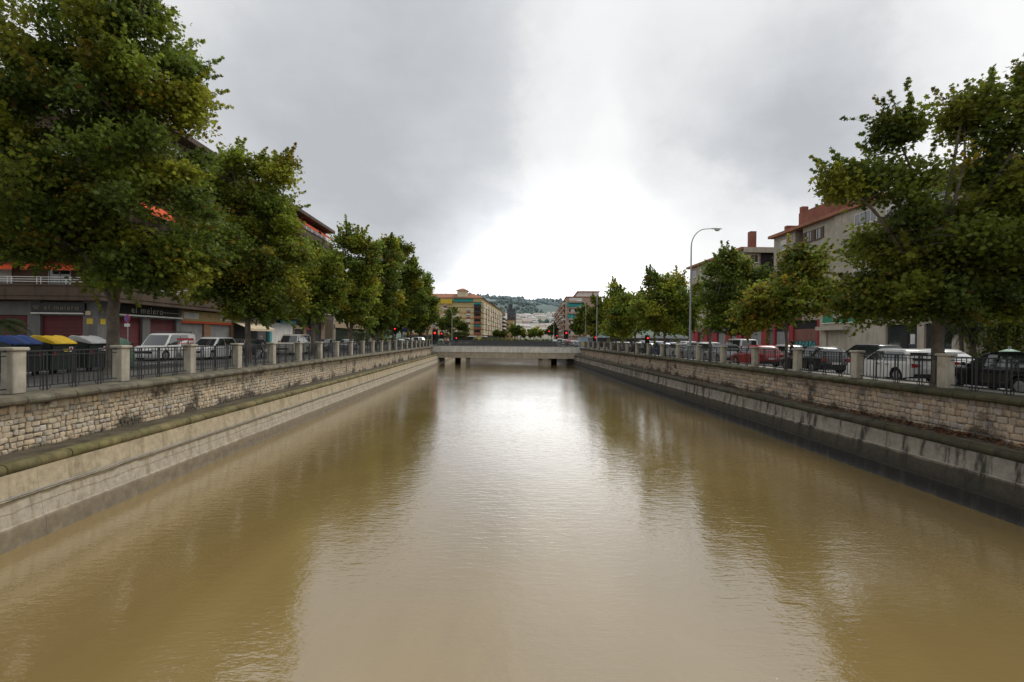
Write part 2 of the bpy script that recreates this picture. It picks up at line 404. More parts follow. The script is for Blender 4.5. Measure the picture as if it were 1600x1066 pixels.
def rubble_mat(name, col, stain, staincol, mortar=False):
    m = bpy.data.materials.new(name); t, p = nt(m); L = t.links.new
    p.inputs['Roughness'].default_value = .9
    ge = N(t, 'ShaderNodeNewGeometry'); at = N(t, 'ShaderNodeAttribute', attribute_name='Col')
    a = N(t, 'ShaderNodeMix', data_type='RGBA', blend_type='MULTIPLY'); a.inputs['Factor'].default_value = 1; a.inputs[6].default_value = (*col, 1); L(at.outputs['Color'], a.inputs[7])
    nb = N(t, 'ShaderNodeTexNoise', _Scale=9, _Detail=7.0, _Roughness=.7); L(ge.outputs['Position'], nb.inputs['Vector'])
    r3 = N(t, 'ShaderNodeMapRange'); r3.inputs[1].default_value = .3; r3.inputs[2].default_value = .7; r3.inputs[3].default_value = .7; r3.inputs[4].default_value = 1.25; L(nb.outputs['Fac'], r3.inputs[0])
    m2 = N(t, 'ShaderNodeMix', data_type='RGBA', blend_type='MULTIPLY'); m2.inputs['Factor'].default_value = 1; L(a.outputs[2], m2.inputs[6]); L(r3.outputs[0], m2.inputs[7])
    ns = N(t, 'ShaderNodeTexNoise', _Scale=.85, _Detail=7.0, _Roughness=.62); L(ge.outputs['Position'], ns.inputs['Vector'])
    sp = N(t, 'ShaderNodeSeparateXYZ'); L(ge.outputs['Position'], sp.inputs[0])
    lo = N(t, 'ShaderNodeMapRange'); lo.inputs[1].default_value = -1.0; lo.inputs[2].default_value = -1.45; lo.inputs[3].default_value = 0; lo.inputs[4].default_value = .16; L(sp.outputs[2], lo.inputs[0])
    ad = N(t, 'ShaderNodeMath', operation='ADD'); L(ns.outputs['Fac'], ad.inputs[0]); L(lo.outputs[0], ad.inputs[1])
    r2 = N(t, 'ShaderNodeMapRange'); r2.inputs[1].default_value = .55; r2.inputs[2].default_value = .66; r2.inputs[4].default_value = stain; L(ad.outputs[0], r2.inputs[0])
    mx = N(t, 'ShaderNodeMix', data_type='RGBA'); L(r2.outputs[0], mx.inputs['Factor']); L(m2.outputs[2], mx.inputs[6]); mx.inputs[7].default_value = (*staincol, 1)
    L(mx.outputs[2], p.inputs['Base Color'])
    b = N(t, 'ShaderNodeBump', _Strength=.5, _Distance=.025); L(nb.outputs['Fac'], b.inputs['Height']); L(b.outputs[0], p.inputs['Normal'])
    return m
M['conc_w'] = concrete_mat('west_concrete', [(0, (.16, .125, .078)), (.24, (.26, .212, .145)), (.30, (.45, .40, .31)), (.44, (.46, .405, .32)), (.455, (.25, .21, .15)), (.47, (.47, .415, .32)), (.545, (.47, .41, .31)), (.575, (.17, .14, .085)), (.60, (.22, .185, .12)), (.625, (.50, .42, .29)), (1, (.44, .36, .235))], .5, (.24, .19, .11))
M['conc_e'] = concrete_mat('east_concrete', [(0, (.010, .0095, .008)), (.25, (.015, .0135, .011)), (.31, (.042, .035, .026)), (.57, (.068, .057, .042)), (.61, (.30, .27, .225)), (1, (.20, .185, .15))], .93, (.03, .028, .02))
M['stone_w'] = rubble_mat('west_rubble_stone', (.56, .475, .355), .9, (.055, .042, .03))
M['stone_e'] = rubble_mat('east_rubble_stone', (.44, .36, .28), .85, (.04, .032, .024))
M['mortar_w'] = mat('west_mortar', (.24, .20, .15), .95, .45, 3, .5, 20)
M['mortar_e'] = mat('east_mortar', (.22, .185, .145), .95, .45, 3, .5, 20)
M['coping_w'] = mat('west_coping_stone', (.15, .135, .095), .85, .4, 1.6, .5, 18, dirt=.5, world=True, attr=True)
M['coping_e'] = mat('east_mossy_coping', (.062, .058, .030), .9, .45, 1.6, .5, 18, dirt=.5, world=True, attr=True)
M['moss_w'] = mat('west_mossy_moulding', (.165, .14, .062), .9, .5, 2.2, .8, 14, dirt=.6, world=True, attr=True)
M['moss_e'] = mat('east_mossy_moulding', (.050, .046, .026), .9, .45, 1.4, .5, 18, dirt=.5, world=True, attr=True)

M['conduit'] = mat('grey_conduit', (.26, .25, .235), .6, .3, 2, world=True)
M['ledge_dirt'] = mat('dark_ledge_dirt', (.085, .071, .046), .95, .5, 2.5, .6, 14, world=True)
BRIDGE_Y = 88.4
def canal_wall(side, label):
    sg = -1 if side == 'w' else 1
    X = lambda h: AX + sg * h
    root = tag(empty('canal_wall', (X(13.8), 0, 0), 0, label, 'wall'), kind='thing')
    def part(mb, name, m, **k):
        mb.v = [(x - X(13.8), y, z) for x, y, z in mb.v]
        return mb.build(name, m, root, **k)
    rnd = random.Random(3 if side == 'w' else 5)
    low = MB()
    prof = [(14.6, -3.6), (14.6, -1.45), (12.62, -1.45), (12.58, -1.60), (12.46, -1.62), (12.41, -2.13), (12.35, -2.145), (12.345, -2.165), (12.37, -2.18), (12.34, -2.42), (12.30, -2.72), (12.24, -2.74), (12.20, -3.6)]
    # in lengths, with the joints of the pours between them
    y = -40.0
    while y < 160:
        y1 = min(160, y + 7.4)
        low.prism_y([(X(h), z) for h, z in prof], y + .003, y1 - .003)
        y = y1
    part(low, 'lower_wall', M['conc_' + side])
    if side == 'w':
        cd = MB(); cd.tube([(X(12.365), y_, -2.125) for y_ in range(-40, 161, 10)], .022, 8); part(cd, 'conduit_pipe', M['conduit'], smooth=60)
    back = MB(); back.box(*sorted((X(13.68), X(14.44))), -40, BRIDGE_Y, -1.46, -.02); back.box(*sorted((X(13.62), X(15.2))), 98.6, 160, -1.46, -.06)
    part(back, 'mortar_bed', M['mortar_' + side])
    # individual rubble stones
    st = MB(); z = -1.46; rows = []
    while z < -.24:
        h = rnd.uniform(.125, .175) if side == 'w' else rnd.uniform(.15, .23)
        if -.24 - (z + h) < .09: h = -.24 - z
        rows.append((z, h)); z += h
    for z0, h in rows:
        y = -12.0 + rnd.random() * .3
        while y < BRIDGE_Y - .1:
            wd = rnd.uniform(.13, .28) if side == 'w' else rnd.uniform(.16, .38)
            y1 = min(y + wd, BRIDGE_Y)
            gp = rnd.uniform(.004, .012)
            a, b, c, d = y + gp, y1 - gp, z0 + gp + rnd.uniform(-.02, .02), z0 + h - gp + rnd.uniform(-.02, .02)
            if b - a > .05:
                v = rnd.gauss(1, .11) * (.86 if z0 > -.42 else 1); wm = rnd.gauss(0, .035)
                grey = rnd.random() < (.65 if z0 > -.42 else .18)
                st.col = (v * (.92 if grey else 1.03 + wm), v * (.98 if grey else 1.0), v * (1.1 if grey else .95 - wm))
                k = min(b - a, d - c)
                r = k * rnd.uniform(.10, .22)
                dep = rnd.uniform(.016, .042)
                def ring(q, x):
                    cy, cz = (a + b) / 2, (c + d) / 2
                    o = [(a + r, c), (b - r, c), (b, c + r), (b, d - r), (b - r, d), (a + r, d), (a, d - r), (a, c + r)]
                    return [(x, cy + (yy - cy) * q, cz + (zz - cz) * q) for yy, zz in o]
                jit = [(rnd.uniform(-.014, .014), rnd.uniform(-.014, .014)) for _ in range(8)]
                rr = []
                for q, dd in ((1, -.03), (.985, dep * .5), (.88, dep), (.4, dep * 1.15)):
                    rr.append([(X(13.68 - dd), yy + jit[i][0], zz + jit[i][1]) for i, (_, yy, zz) in enumerate(ring(q, 0))])
                st.loft(rr, False, True)
            y = y1
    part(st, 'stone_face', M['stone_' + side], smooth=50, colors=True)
    def stones(prof, y0, y1, ln, name, m):
        mb = MB(); y = y0
        while y < y1 - .05:
            l = min(ln * rnd.uniform(.92, 1.08), y1 - y)
            v = rnd.gauss(1, .12); mb.col = (v, v * rnd.uniform(.96, 1.04), v * rnd.uniform(.9, 1.05))
            dx, dz = rnd.uniform(-.008, .008), rnd.uniform(-.006, .006)
            cx = sum(p[0] for p in prof) / len(prof); cz = sum(p[1] for p in prof) / len(prof)
            rg = lambda q, yy: [(X(cx + (h - cx) * q + dx), yy, cz + (z - cz) * q + dz) for h, z in prof]
            mb.loft([rg(.93, y + .006), rg(1, y + .03), rg(1, y + l - .03), rg(.93, y + l - .006)], True, True)
            y += l
        return part(mb, name, m, smooth=40, colors=True)
    nose = [(13.55, 0), (13.45, -.012), (13.37, -.045), (13.335, -.10), (13.345, -.16), (13.40, -.205), (13.50, -.235)]
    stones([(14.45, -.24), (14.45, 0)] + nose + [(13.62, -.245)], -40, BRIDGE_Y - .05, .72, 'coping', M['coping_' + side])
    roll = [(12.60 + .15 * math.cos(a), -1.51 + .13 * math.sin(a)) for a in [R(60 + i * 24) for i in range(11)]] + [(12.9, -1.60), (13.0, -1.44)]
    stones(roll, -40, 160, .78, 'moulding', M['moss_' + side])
    led = MB(); led.col = (.8, .8, .8); led.box(*sorted((X(12.9), X(13.69))), -40, 160, -1.5, -1.425)
    part(led, 'ledge', M['ledge_dirt'])
    return root
canal_wall('w', 'pale rubble stone canal wall with mossy ledge on the left bank')
canal_wall('e', 'darker mossy canal wall with streaked concrete on the right bank')

# leaves fallen on the right ledge
def leaf_object(name, C, size, cols, mats, lobes=True, parent=None, loc=(0, 0, 0), seed=1, flat=.5, squash=1.0):
    """one polygon per leaf, every leaf turned its own way"""
    rng = np.random.default_rng(seed)
    n = len(C)
    if lobes:
        T = np.array([(0, -.5), (.22, -.22), (.52, -.18), (.30, .06), (.42, .36), (.14, .26), (0, .56), (-.14, .26), (-.42, .36), (-.30, .06), (-.52, -.18), (-.22, -.22)])
    else:
        T = np.array([(0, -.5), (.34, -.1), (.22, .3), (0, .55), (-.22, .3), (-.34, -.1)])
    K = len(T)
    nr = rng.normal(size=(n, 3)); nr /= np.linalg.norm(nr, axis=1)[:, None]
    nr[:, 2] += flat; nr /= np.linalg.norm(nr, axis=1)[:, None]
    a = rng.normal(size=(n, 3)); u = np.cross(nr, a); u /= np.linalg.norm(u, axis=1)[:, None]
    v = np.cross(nr, u)
    s = (np.asarray(size) * np.ones(n) * rng.uniform(.6, 1.3, n))[:, None, None]
    bend = rng.uniform(-.35, .2, n)[:, None, None]
    P = C[:, None, :] + s * (T[None, :, 0:1] * u[:, None, :] + T[None, :, 1:2] * v[:, None, :] + bend * (np.abs(T[None, :, 0:1]) ** 1.5) * nr[:, None, :] * 1.5)
    P = P.reshape(-1, 3)
    me = bpy.data.meshes.new(name)
    me.vertices.add(n * K); me.vertices.foreach_set('co', P.ravel().astype(np.float32))
    me.loops.add(n * K); me.loops.foreach_set('vertex_index', np.arange(n * K, dtype=np.int32))
    me.polygons.add(n); me.polygons.foreach_set('loop_start', np.arange(0, n * K, K, dtype=np.int32))
    me.update(calc_edges=True)
    at = me.color_attributes.new('Col', 'FLOAT_COLOR', 'POINT')
    cc = np.ones((n, K, 4), dtype=np.float32); cc[:, :, :3] = cols[:, None, :]
    at.data.foreach_set('color', cc.ravel())
    me.materials.append(mats)
    return link(name, me, parent, loc)

def leaf_mat(name, trans=.5):
    m = bpy.data.materials.new(name); m.use_nodes = True; t = m.node_tree; L = t.links.new
    p = t.nodes['Principled BSDF']; o = t.nodes['Material Output']
    at = N(t, 'ShaderNodeAttribute', attribute_name='Col')
    L(at.outputs['Color'], p.inputs['Base Color']); p.inputs['Roughness'].default_value = .55; p.inputs['Specular IOR Level'].default_value = .3
    tr = N(t, 'ShaderNodeBsdfTranslucent'); L(at.outputs['Color'], tr.inputs[0])
    mx = N(t, 'ShaderNodeMixShader'); mx.inputs[0].default_value = trans
    L(p.outputs[0], mx.inputs[1]); L(tr.outputs[0], mx.inputs[2]); L(mx.outputs[0], o.inputs[0])
    return m
M['leaf'] = leaf_mat('plane_leaf')
M['dead_leaf'] = leaf_mat('dead_leaf', .1)
rng = np.random.default_rng(11)
n = 5200
yy = rng.uniform(2, 48, n); hh = 13.66 - np.abs(rng.normal(0, .26, n)); hh = np.clip(hh, 12.75, 13.64)
zz = -1.41 + np.clip((hh - 13.15), 0, 1) * .16 + rng.uniform(0, .02, n)
dens = (np.sin(yy * .9) + np.sin(yy * .37 + 1)) * .25 + .65
keep = rng.random(n) < dens * np.where(yy < 22, 1, .45)
C = np.stack([AX + hh, yy, zz], 1)[keep]
base = np.array([(.20, .075, .03), (.15, .055, .025), (.11, .06, .03), (.24, .12, .05)])
cols = base[rng.integers(0, 4, len(C))] * rng.uniform(.6, 1.25, (len(C), 1))
tag(leaf_object('fallen_leaves', C, .085, cols, M['dead_leaf'], True, seed=2, flat=2.2), 'rust brown fallen leaves lying along the right wall ledge', 'fallen leaves', kind='stuff')

# ------------------------------------------------------------------ pillars and railings
ORD = ['first', 'second', 'third', 'fourth', 'fifth', 'sixth', 'seventh', 'eighth', 'ninth', 'tenth', 'eleventh', 'twelfth', 'thirteenth', 'fourteenth', 'fifteenth', 'sixteenth', 'seventeenth',
       'eighteenth', 'nineteenth', 'twentieth', 'twenty-first', 'twenty-second', 'twenty-third', 'twenty-fourth', 'twenty-fifth', 'twenty-sixth', 'twenty-seventh', 'twenty-eighth', 'twenty-ninth', 'thirtieth']
def pillar_protos(tall, w_, d_):
    s = MB(); s.cbox(0, 0, 0, w_, d_, tall - .09, .022)
    c = MB(); c.cbox(0, 0, tall - .09, w_ + .10, d_ + .10, .09, .02)
    return s.mesh('shaft', M['pillar']), c.mesh('cap', M['pillar'])
shaft, cap = pillar_protos(1.21, .31, .38)
def rail_protos(L_):
    a = MB()
    a.box(-.022, .022, -L_ / 2, L_ / 2, 1.08, 1.12); a.box(-.018, .018, -L_ / 2, L_ / 2, .12, .15); a.box(-.018, .018, -L_ / 2, L_ / 2, .97, .995)
    b = MB(); n = int(L_ / .172)
    for i in range(1, n):
        y = -L_ / 2 + L_ * i / n
        b.box(-.009, .009, y - .009, y + .009, .0 + .13, 1.10)
    c = MB()
    y = 0
    for e in (-.055, .055): c.box(-.012, .012, y + e - .012, y + e + .012, 0, 1.09)
    c.torus((0, y - .1, .085), .055, .012, 'x', 12, 5); c.torus((0, y + .1, .085), .055, .012, 'x', 12, 5)
    c.torus((0, y, 1.035), .036, .009, 'x', 10, 5)
    return a.mesh('rail', M['iron']), b.mesh('bars', M['iron']), c.mesh('scroll_post', M['iron'])
def bank_rail(side, X, ys, bank):
    step = ys[1] - ys[0]
    pr = rail_protos(step - .42)
    n_seen = 0; k_r = 0
    for i, y in enumerate(ys):
        vis = y > 11
        n_seen += vis
        o = empty('railing_pillar', (X, y, 0))
        if vis: lb = f'square stone pillar with cap on the {bank} wall, {ORD[n_seen - 1]} from the near end'
        else: lb = f'square stone pillar on the {bank} wall beside the viewer, before the first seen'
        tag(o, lb, 'pillar', None, 'thing'); o['group'] = f'stone pillars along the {bank} wall'
        link('shaft', shaft, o); link('cap', cap, o)
        if i + 1 < len(ys):
            p = empty('iron_railing', (X, y + step / 2, 0))
            if vis: lb = f'dark iron railing panel on the {bank} wall between its {ORD[n_seen - 1]} and {ORD[n_seen]} pillars'
            else: lb = f'dark iron railing panel on the {bank} wall before its first pillar'
            tag(p, lb, 'railing', f'iron railing panels along the {bank} wall')
            link('rail', pr[0], p); link('bars', pr[1], p); [link('scroll_post', pr[2], p, (0, q * (step - .42), 0)) for q in (-.29, 0, .29)]
ysL = [12.9 + 3.57 * i for i in range(-1, 22)]
ysR = [16.4 + 4.17 * i for i in range(-1, 18)]
bank_rail('w', AX - 14.08, ysL, 'left')
bank_rail('e', AX + 14.08, ysR, 'right')

# ------------------------------------------------------------------ bridges
M['fascia'] = mat('bridge_fascia_concrete', (.80, .79, .75), .85, .2, 1.0, .3, 15, dirt=.4)
M['dark_fascia'] = mat('grimy_bridge_concrete', (.12, .115, .105), .85, .25, 1.0)
M['girder'] = mat('bridge_girder_concrete', (.50, .44, .345), .85, .2, 1.0, .3, 15, dirt=.3)
M['pier'] = mat('bridge_pier_concrete', (.045, .038, .03), .9, .3, 1.0, .3, 15)
def bridge(y0, y1, label, dx):
    r = empty('road_bridge', (AX, y0, 0), 0, label, 'bridge')
    hw = 13.72
    d = MB(); d.box(-hw, hw, .35, y1 - y0 - .35, -1.9, -.054); d.build('deck', M['asphalt'], r)
    for yy in (0, y1 - y0 - .35):
        f = MB(); f.box(-hw, hw, yy, yy + .35, -.98, .02); f.box(-hw, hw, yy - .04 if yy == 0 else yy + .002, yy + .346 if yy == 0 else yy + .39, .02, .07); f.build('fascia', M['fascia'] if y0 < 100 else M['dark_fascia'], r)
        g = MB(); g.box(-hw, hw, yy + (.12 if yy == 0 else -.1), yy + (.34 if yy == 0 else .22), -2.04, -.985); g.build('girder', M['girder'], r)
        rl = MB(); yb = yy + .17
        n = 253
        for i in range(n + 1):
            x = -hw + .1 + (2 * hw - .2) * i / n
            big_ = i % 11 == 0
            e = .03 if big_ else .017
            rl.box(x - e, x + e, yb - e, yb + e, .07, 1.05 if big_ else 1.0)
        for z, e in ((1.0, .035), (.86, .02), (.17, .025)): rl.box(-hw + .1, hw - .1, yb - e - .001, yb + e + .001, z - e, z + e)
        for i in range(44):        # scroll band along the foot of the railing
            rl.torus((-hw + .41 + i * .615, yb, .33), .12, .016, 'y', 8, 4)
        rl.build('railing', M['grey_iron'], r)
    for px_, py_ in ((-12.85, 1.2), (-9.6, y1 - y0 - 1.2), (12.0, 1.2), (9.7, y1 - y0 - 1.2)):
        p = MB(); p.cbox(px_, py_, -3.8, 1.1, .8, 1.95, .04); p.build('pier', M['pier'], r)
bridge(88.4, 98.4, 'pale concrete road bridge spanning the canal with a dark iron railing', 0)
bridge(124.0, 131.0, 'second low bridge over the canal, behind the first bridge', 0)
# ------------------------------------------------------------------ trees
GREEN = [(.190, .240, .032), (.230, .280, .034), (.155, .215, .034), (.290, .310, .038), (.120, .168, .030)]
YELL = [(.30, .25, .03), (.36, .28, .03), (.26, .24, .03)]
def tree(label, base, blobs, trunk_r, fork_z, clumps, per, leaf, seed, kind='plane_tree', cat='tree', group=None, yellow=.06, bright=1.0, tint=(1, 1, 1), lobes=True, lean=(0, 0), spread=.5, limbs=7, branches=True, shoot=1.0, holes=()):
    rng = np.random.default_rng(seed); rnd = random.Random(seed)
    root = empty(kind, base, 0, label, cat, group)
    vol = np.array([b[3] * b[4] * b[5] for b in blobs]) ** .75; vol /= vol.sum()
    C = []; depth = []
    for b, n in zip(blobs, rng.multinomial(clumps, vol)):
        d = rng.normal(size=(n, 3)); d /= np.linalg.norm(d, axis=1)[:, None]
        r = rng.random(n) ** (1 / 2.0)
        # lumpy outline: some directions reach further
        lump = 1 + .16 * np.sin(d[:, 0] * 5 + seed) * np.sin(d[:, 2] * 6 + seed * 2) + rng.normal(0, .07, n)
        C.append(np.array(b[:3]) + d * (r * lump)[:, None] * np.array(b[3:6])); depth.append(r)
    C = np.concatenate(C); depth = np.concatenate(depth)
    # boughs: the clumps gather about a smaller number of centres, with gaps between
    nb = max(12, len(C) // 9); cen = C[rng.permutation(len(C))[:nb]]
    near = ((C[:, None, :] - cen[None]) ** 2).sum(2).argmin(1)
    C = cen[near] + (C - cen[near]) * rng.uniform(.38, .68, (len(C), 1)); bough = near
    keep = C[:, 2] > fork_z - .9
    for a0, a1, c0, c1, pr in holes:         # gaps in the crown
        gx = C[:, 0] + base[0]; gd = C[:, 1] + base[1] + .0277 * gx
        qx = 779 + F * gx / gd; qy = 529 + .0105 * (qx - 779) - F * (C[:, 2] + base[2] - EYE) / gd
        keep &= ~((qx > a0 - 14) & (qx < a1 + 14) & (qy > c0 - 12) & (qy < c1 + 12) & (rng.random(len(C)) < pr))
    C = C[keep]; depth = depth[keep]; bough = bough[keep]
    # trunk and limbs
    w = MB()
    fork = Vector((lean[0], lean[1], fork_z))
    pts = [Vector((0, 0, -.25)), Vector((0, 0, .0)), Vector((.03, .02, .35))] + [Vector((lean[0] * q + rnd.uniform(-.04, .04), lean[1] * q + rnd.uniform(-.04, .04), fork_z * q)) for q in (.4, .65, .85, 1.0)]
    w.tube(pts, [trunk_r * 1.45, trunk_r * 1.3, trunk_r * 1.05, trunk_r, trunk_r * .93, trunk_r * .92, trunk_r * .9], 12)
    order = rng.permutation(len(C)); samp = []
    top = C[:, 2].max()
    for k in range(limbs):
        cand = order[k * 7 % len(order):][:60]
        ang = 2 * math.pi * (k + rnd.random() * .6) / limbs
        best = max(cand, key=lambda i: (C[i, 0] - lean[0]) * math.cos(ang) + (C[i, 1] - lean[1]) * math.sin(ang) + C[i, 2] * rnd.uniform(.2, .7))
        e = Vector(C[best]); s = fork - Vector((0, 0, rnd.uniform(0, .5)))
        mid = s.lerp(e, .45) + Vector((rnd.uniform(-.3, .3), rnd.uniform(-.3, .3), rnd.uniform(.2, .9)))
        P = [s, s.lerp(mid, .5) + Vector((0, 0, -.12)), mid, mid.lerp(e, .55) + Vector((rnd.uniform(-.2, .2), rnd.uniform(-.2, .2), .15)), e]
        w.tube(P, [trunk_r * .62, trunk_r * .5, trunk_r * .36, trunk_r * .2, .02], 7)
        for i in range(4):
            for q in (0, .33, .66): samp.append(P[i].lerp(P[i + 1], q))
    P = [fork, fork + Vector((.1, 0, (top - fork_z) * .4)), Vector((C[:, 0].mean(), C[:, 1].mean(), fork_z + (top - fork_z) * .85))]
    w.tube(P, [trunk_r * .7, trunk_r * .4, .03], 7)
    for i in range(2):
        for q in (.2, .5, .8): samp.append(P[i].lerp(P[i + 1], q))
    n_limit = len(C) < 1300
    if branches:
        S = np.array([tuple(p) for p in samp])
        for c in C[::1 if n_limit else 2]:
            dd = np.linalg.norm((S - c) * np.array([1, 1, 1.3]), axis=1) + np.where(S[:, 2] > c[2] + .3, 1.5, 0)
            a = Vector(S[dd.argmin()]); b = Vector(c)
            m_ = a.lerp(b, .5) + Vector((0, 0, .12 * (b - a).length))
            w.tube([a, m_, b], [.03, .02, .008], 4, False)
    # shoots that stand out of the crown and break up its outline
    ctr = C.mean(0); ext = C.std(0) * 1.8 + .1
    rel = np.linalg.norm((C - ctr) / ext, axis=1)
    SP = []; ST = []
    for i in rng.permutation(len(C))[:int(len(C) * .5)]:
        if rng.random() > rel[i] - .25: continue
        d = (C[i] - ctr) / ext; d = d / (np.linalg.norm(d) + 1e-6) + np.array([0, 0, .45]) + rng.normal(0, .35, 3); d /= np.linalg.norm(d)
        ln = rng.uniform(.5, 1.5) * shoot; q = np.linspace(.1, 1, 13)[:, None]
        P_ = C[i] + d * q * ln + np.array([0, 0, -.10]) * q * q * ln
        if branches: w.tube([Vector(C[i]), Vector(P_[6]), Vector(P_[-1])], [.012, .008, .004], 3, False)
        SP.append(np.repeat(P_, 3, 0) + np.clip(rng.normal(size=(39, 3)), -1.5, 1.5) * .11 * (1.25 - np.repeat(q, 3, 0))); ST += [i] * 39
    w.build('trunk', M['bark'], root, smooth=60)
    # leaves in clumps
    n = len(C)
    idx = np.repeat(np.arange(n), rng.poisson(per, n))
    off = np.clip(rng.normal(size=(len(idx), 3)), -1.55, 1.55) * np.array([spread, spread, spread * .62]) * .86
    P = C[idx] + off * rng.uniform(.7, 1.2, (n, 1))[idx]
    if SP: P = np.concatenate([P] + SP); idx = np.concatenate([idx, np.array(ST, dtype=int)])
    pal = np.array(GREEN); yl = np.array(YELL)
    cl = pal[rng.integers(0, len(pal), nb)][bough] * rng.uniform(.7, 1.2, (nb, 1))[bough] * rng.uniform(.75, 1.25, (n, 1))
    ym = rng.random(n) < yellow
    cl[ym] = yl[rng.integers(0, 3, ym.sum())] * rng.uniform(.6, 1.1, (ym.sum(), 1))
    cols = cl[idx] * rng.uniform(.65, 1.35, (len(idx), 1))
    ll = rng.random(len(idx)) < yellow * .2
    cols[ll] = np.array([(.17, .08, .02)]) * rng.uniform(.6, 1.2, (ll.sum(), 1))
    cols = cols * bright * np.array(tint)
    leaf_object('crown', P, leaf, cols, M['leaf'], lobes, root, seed=seed + 50, flat=.8)
    return root

def B(px, py, rpx, rpy, base, Y, ry=None):
    """a crown mass at the depth of its tree, from how wide and tall it stands there"""
    k = (Y + .0277 * base[0]) / F
    x = Xof(px, Y) - base[0]; z = Zof(px, py, Xof(px, Y), Y) - base[2]
    return (x, 0, z, rpx * k, (ry if ry else rpx * k), rpy * k)

GZ = -.06
# left bank
XL = -15.6
def lt(px): return (XL, Yof(px, XL), GZ)
GL = 'plane trees along the left bank'
b = (XL, 9.0, GZ); tree('large plane tree nearest the viewer on the left bank, at the edge of the photo', b, [(0, 0, 8, 4.6, 4.6, 4.2), (1.0, .6, 11.5, 3.6, 3.6, 3.0), (0, 0, 14, 3, 3, 2.6)], .24, 3.2, 420, 52, .22, 21, group=GL)
b = lt(175); Y = b[1]
tree('tall spreading plane tree before the grey corner shop with red shutters', b,
     [B(150, 330, 150, 110, b, Y), B(205, 190, 125, 105, b, Y), B(230, 395, 100, 65, b, Y), B(255, 130, 78, 70, b, Y), B(120, 120, 140, 120, b, Y), B(225, 40, 70, 60, b, Y), B(40, 250, 120, 140, b, Y), B(60, 380, 80, 55, b, Y), B(120, -60, 110, 90, b, Y), B(285, 375, 55, 62, b, Y), B(290, 290, 45, 50, b, Y), B(200, 300, 110, 90, b, Y), B(232, 440, 72, 26, b, Y)],
     .22, 2.95, 1500, 72, .168, 22, group=GL, yellow=.06, lean=(.1, 0), limbs=10, spread=.46, holes=[(188, 282, 314, 354, .93), (62, 112, 170, 194, .93)])
b = lt(387); Y = b[1]
tree('tall plane tree with yellowing foliage standing beside the white minivan, left bank', b,
     [B(380, 380, 92, 105, b, Y), B(420, 420, 62, 72, b, Y), B(330, 410, 60, 70, b, Y), B(430, 265, 34, 42, b, Y), B(375, 285, 60, 58, b, Y), B(320, 320, 60, 60, b, Y), B(385, 460, 80, 42, b, Y), B(440, 340, 32, 60, b, Y)],
     .17, 2.8, 900, 74, .185, 23, group=GL, yellow=.14, bright=1.1)
b = lt(489); Y = b[1]
tree('medium plane tree with a rounded dark crown, third trunk along the left bank', b, [B(488, 440, 42, 48, b, Y), B(480, 400, 34, 30, b, Y), B(462, 450, 40, 40, b, Y), B(488, 475, 46, 32, b, Y), B(510, 440, 24, 44, b, Y)], .17, 2.5, 470, 54, .24, 24, group=GL, yellow=.07, bright=1.1)
b = lt(548); Y = b[1]
tree('plane tree with a thin leafy spike at its top, fourth trunk along the left bank', b, [B(548, 445, 38, 58, b, Y), B(552, 385, 24, 34, b, Y), B(543, 358, 12, 14, b, Y), B(520, 400, 20, 24, b, Y), B(575, 410, 20, 40, b, Y), B(548, 480, 42, 36, b, Y), B(530, 450, 28, 40, b, Y)], .17, 2.4, 520, 56, .26, 25, group=GL, yellow=.07, bright=1.2, lobes=False)
b = lt(587); Y = b[1]
tree('plane tree with a broad olive crown, fifth trunk along the left bank', b, [B(592, 455, 36, 50, b, Y), B(600, 405, 28, 40, b, Y), B(605, 380, 14, 16, b, Y), B(592, 486, 38, 32, b, Y), B(575, 450, 26, 40, b, Y)], .17, 2.4, 470, 54, .28, 26, group=GL, yellow=.13, bright=1.25, lobes=False)
b = lt(614.5); Y = b[1]
tree('tall dark plane tree, sixth along the left bank, behind the traffic light', b, [B(620, 440, 34, 62, b, Y), B(622, 392, 22, 26, b, Y), B(640, 430, 20, 34, b, Y), B(645, 465, 24, 34, b, Y), B(622, 486, 34, 32, b, Y)], .17, 2.4, 430, 52, .31, 27, group=GL, yellow=.05, bright=1.1, lobes=False)
b = (XL + .3, 84.5, GZ)
tree('plane tree at the far end of the left bank row, beside the bridge', b, [B(652, 470, 30, 40, b, 84.5), B(662, 450, 15, 28, b, 84.5), B(672, 478, 13, 24, b, 84.5), B(655, 494, 28, 24, b, 84.5)], .17, 2.4, 330, 52, .33, 28, group=GL, yellow=.06, bright=1.2, lobes=False)
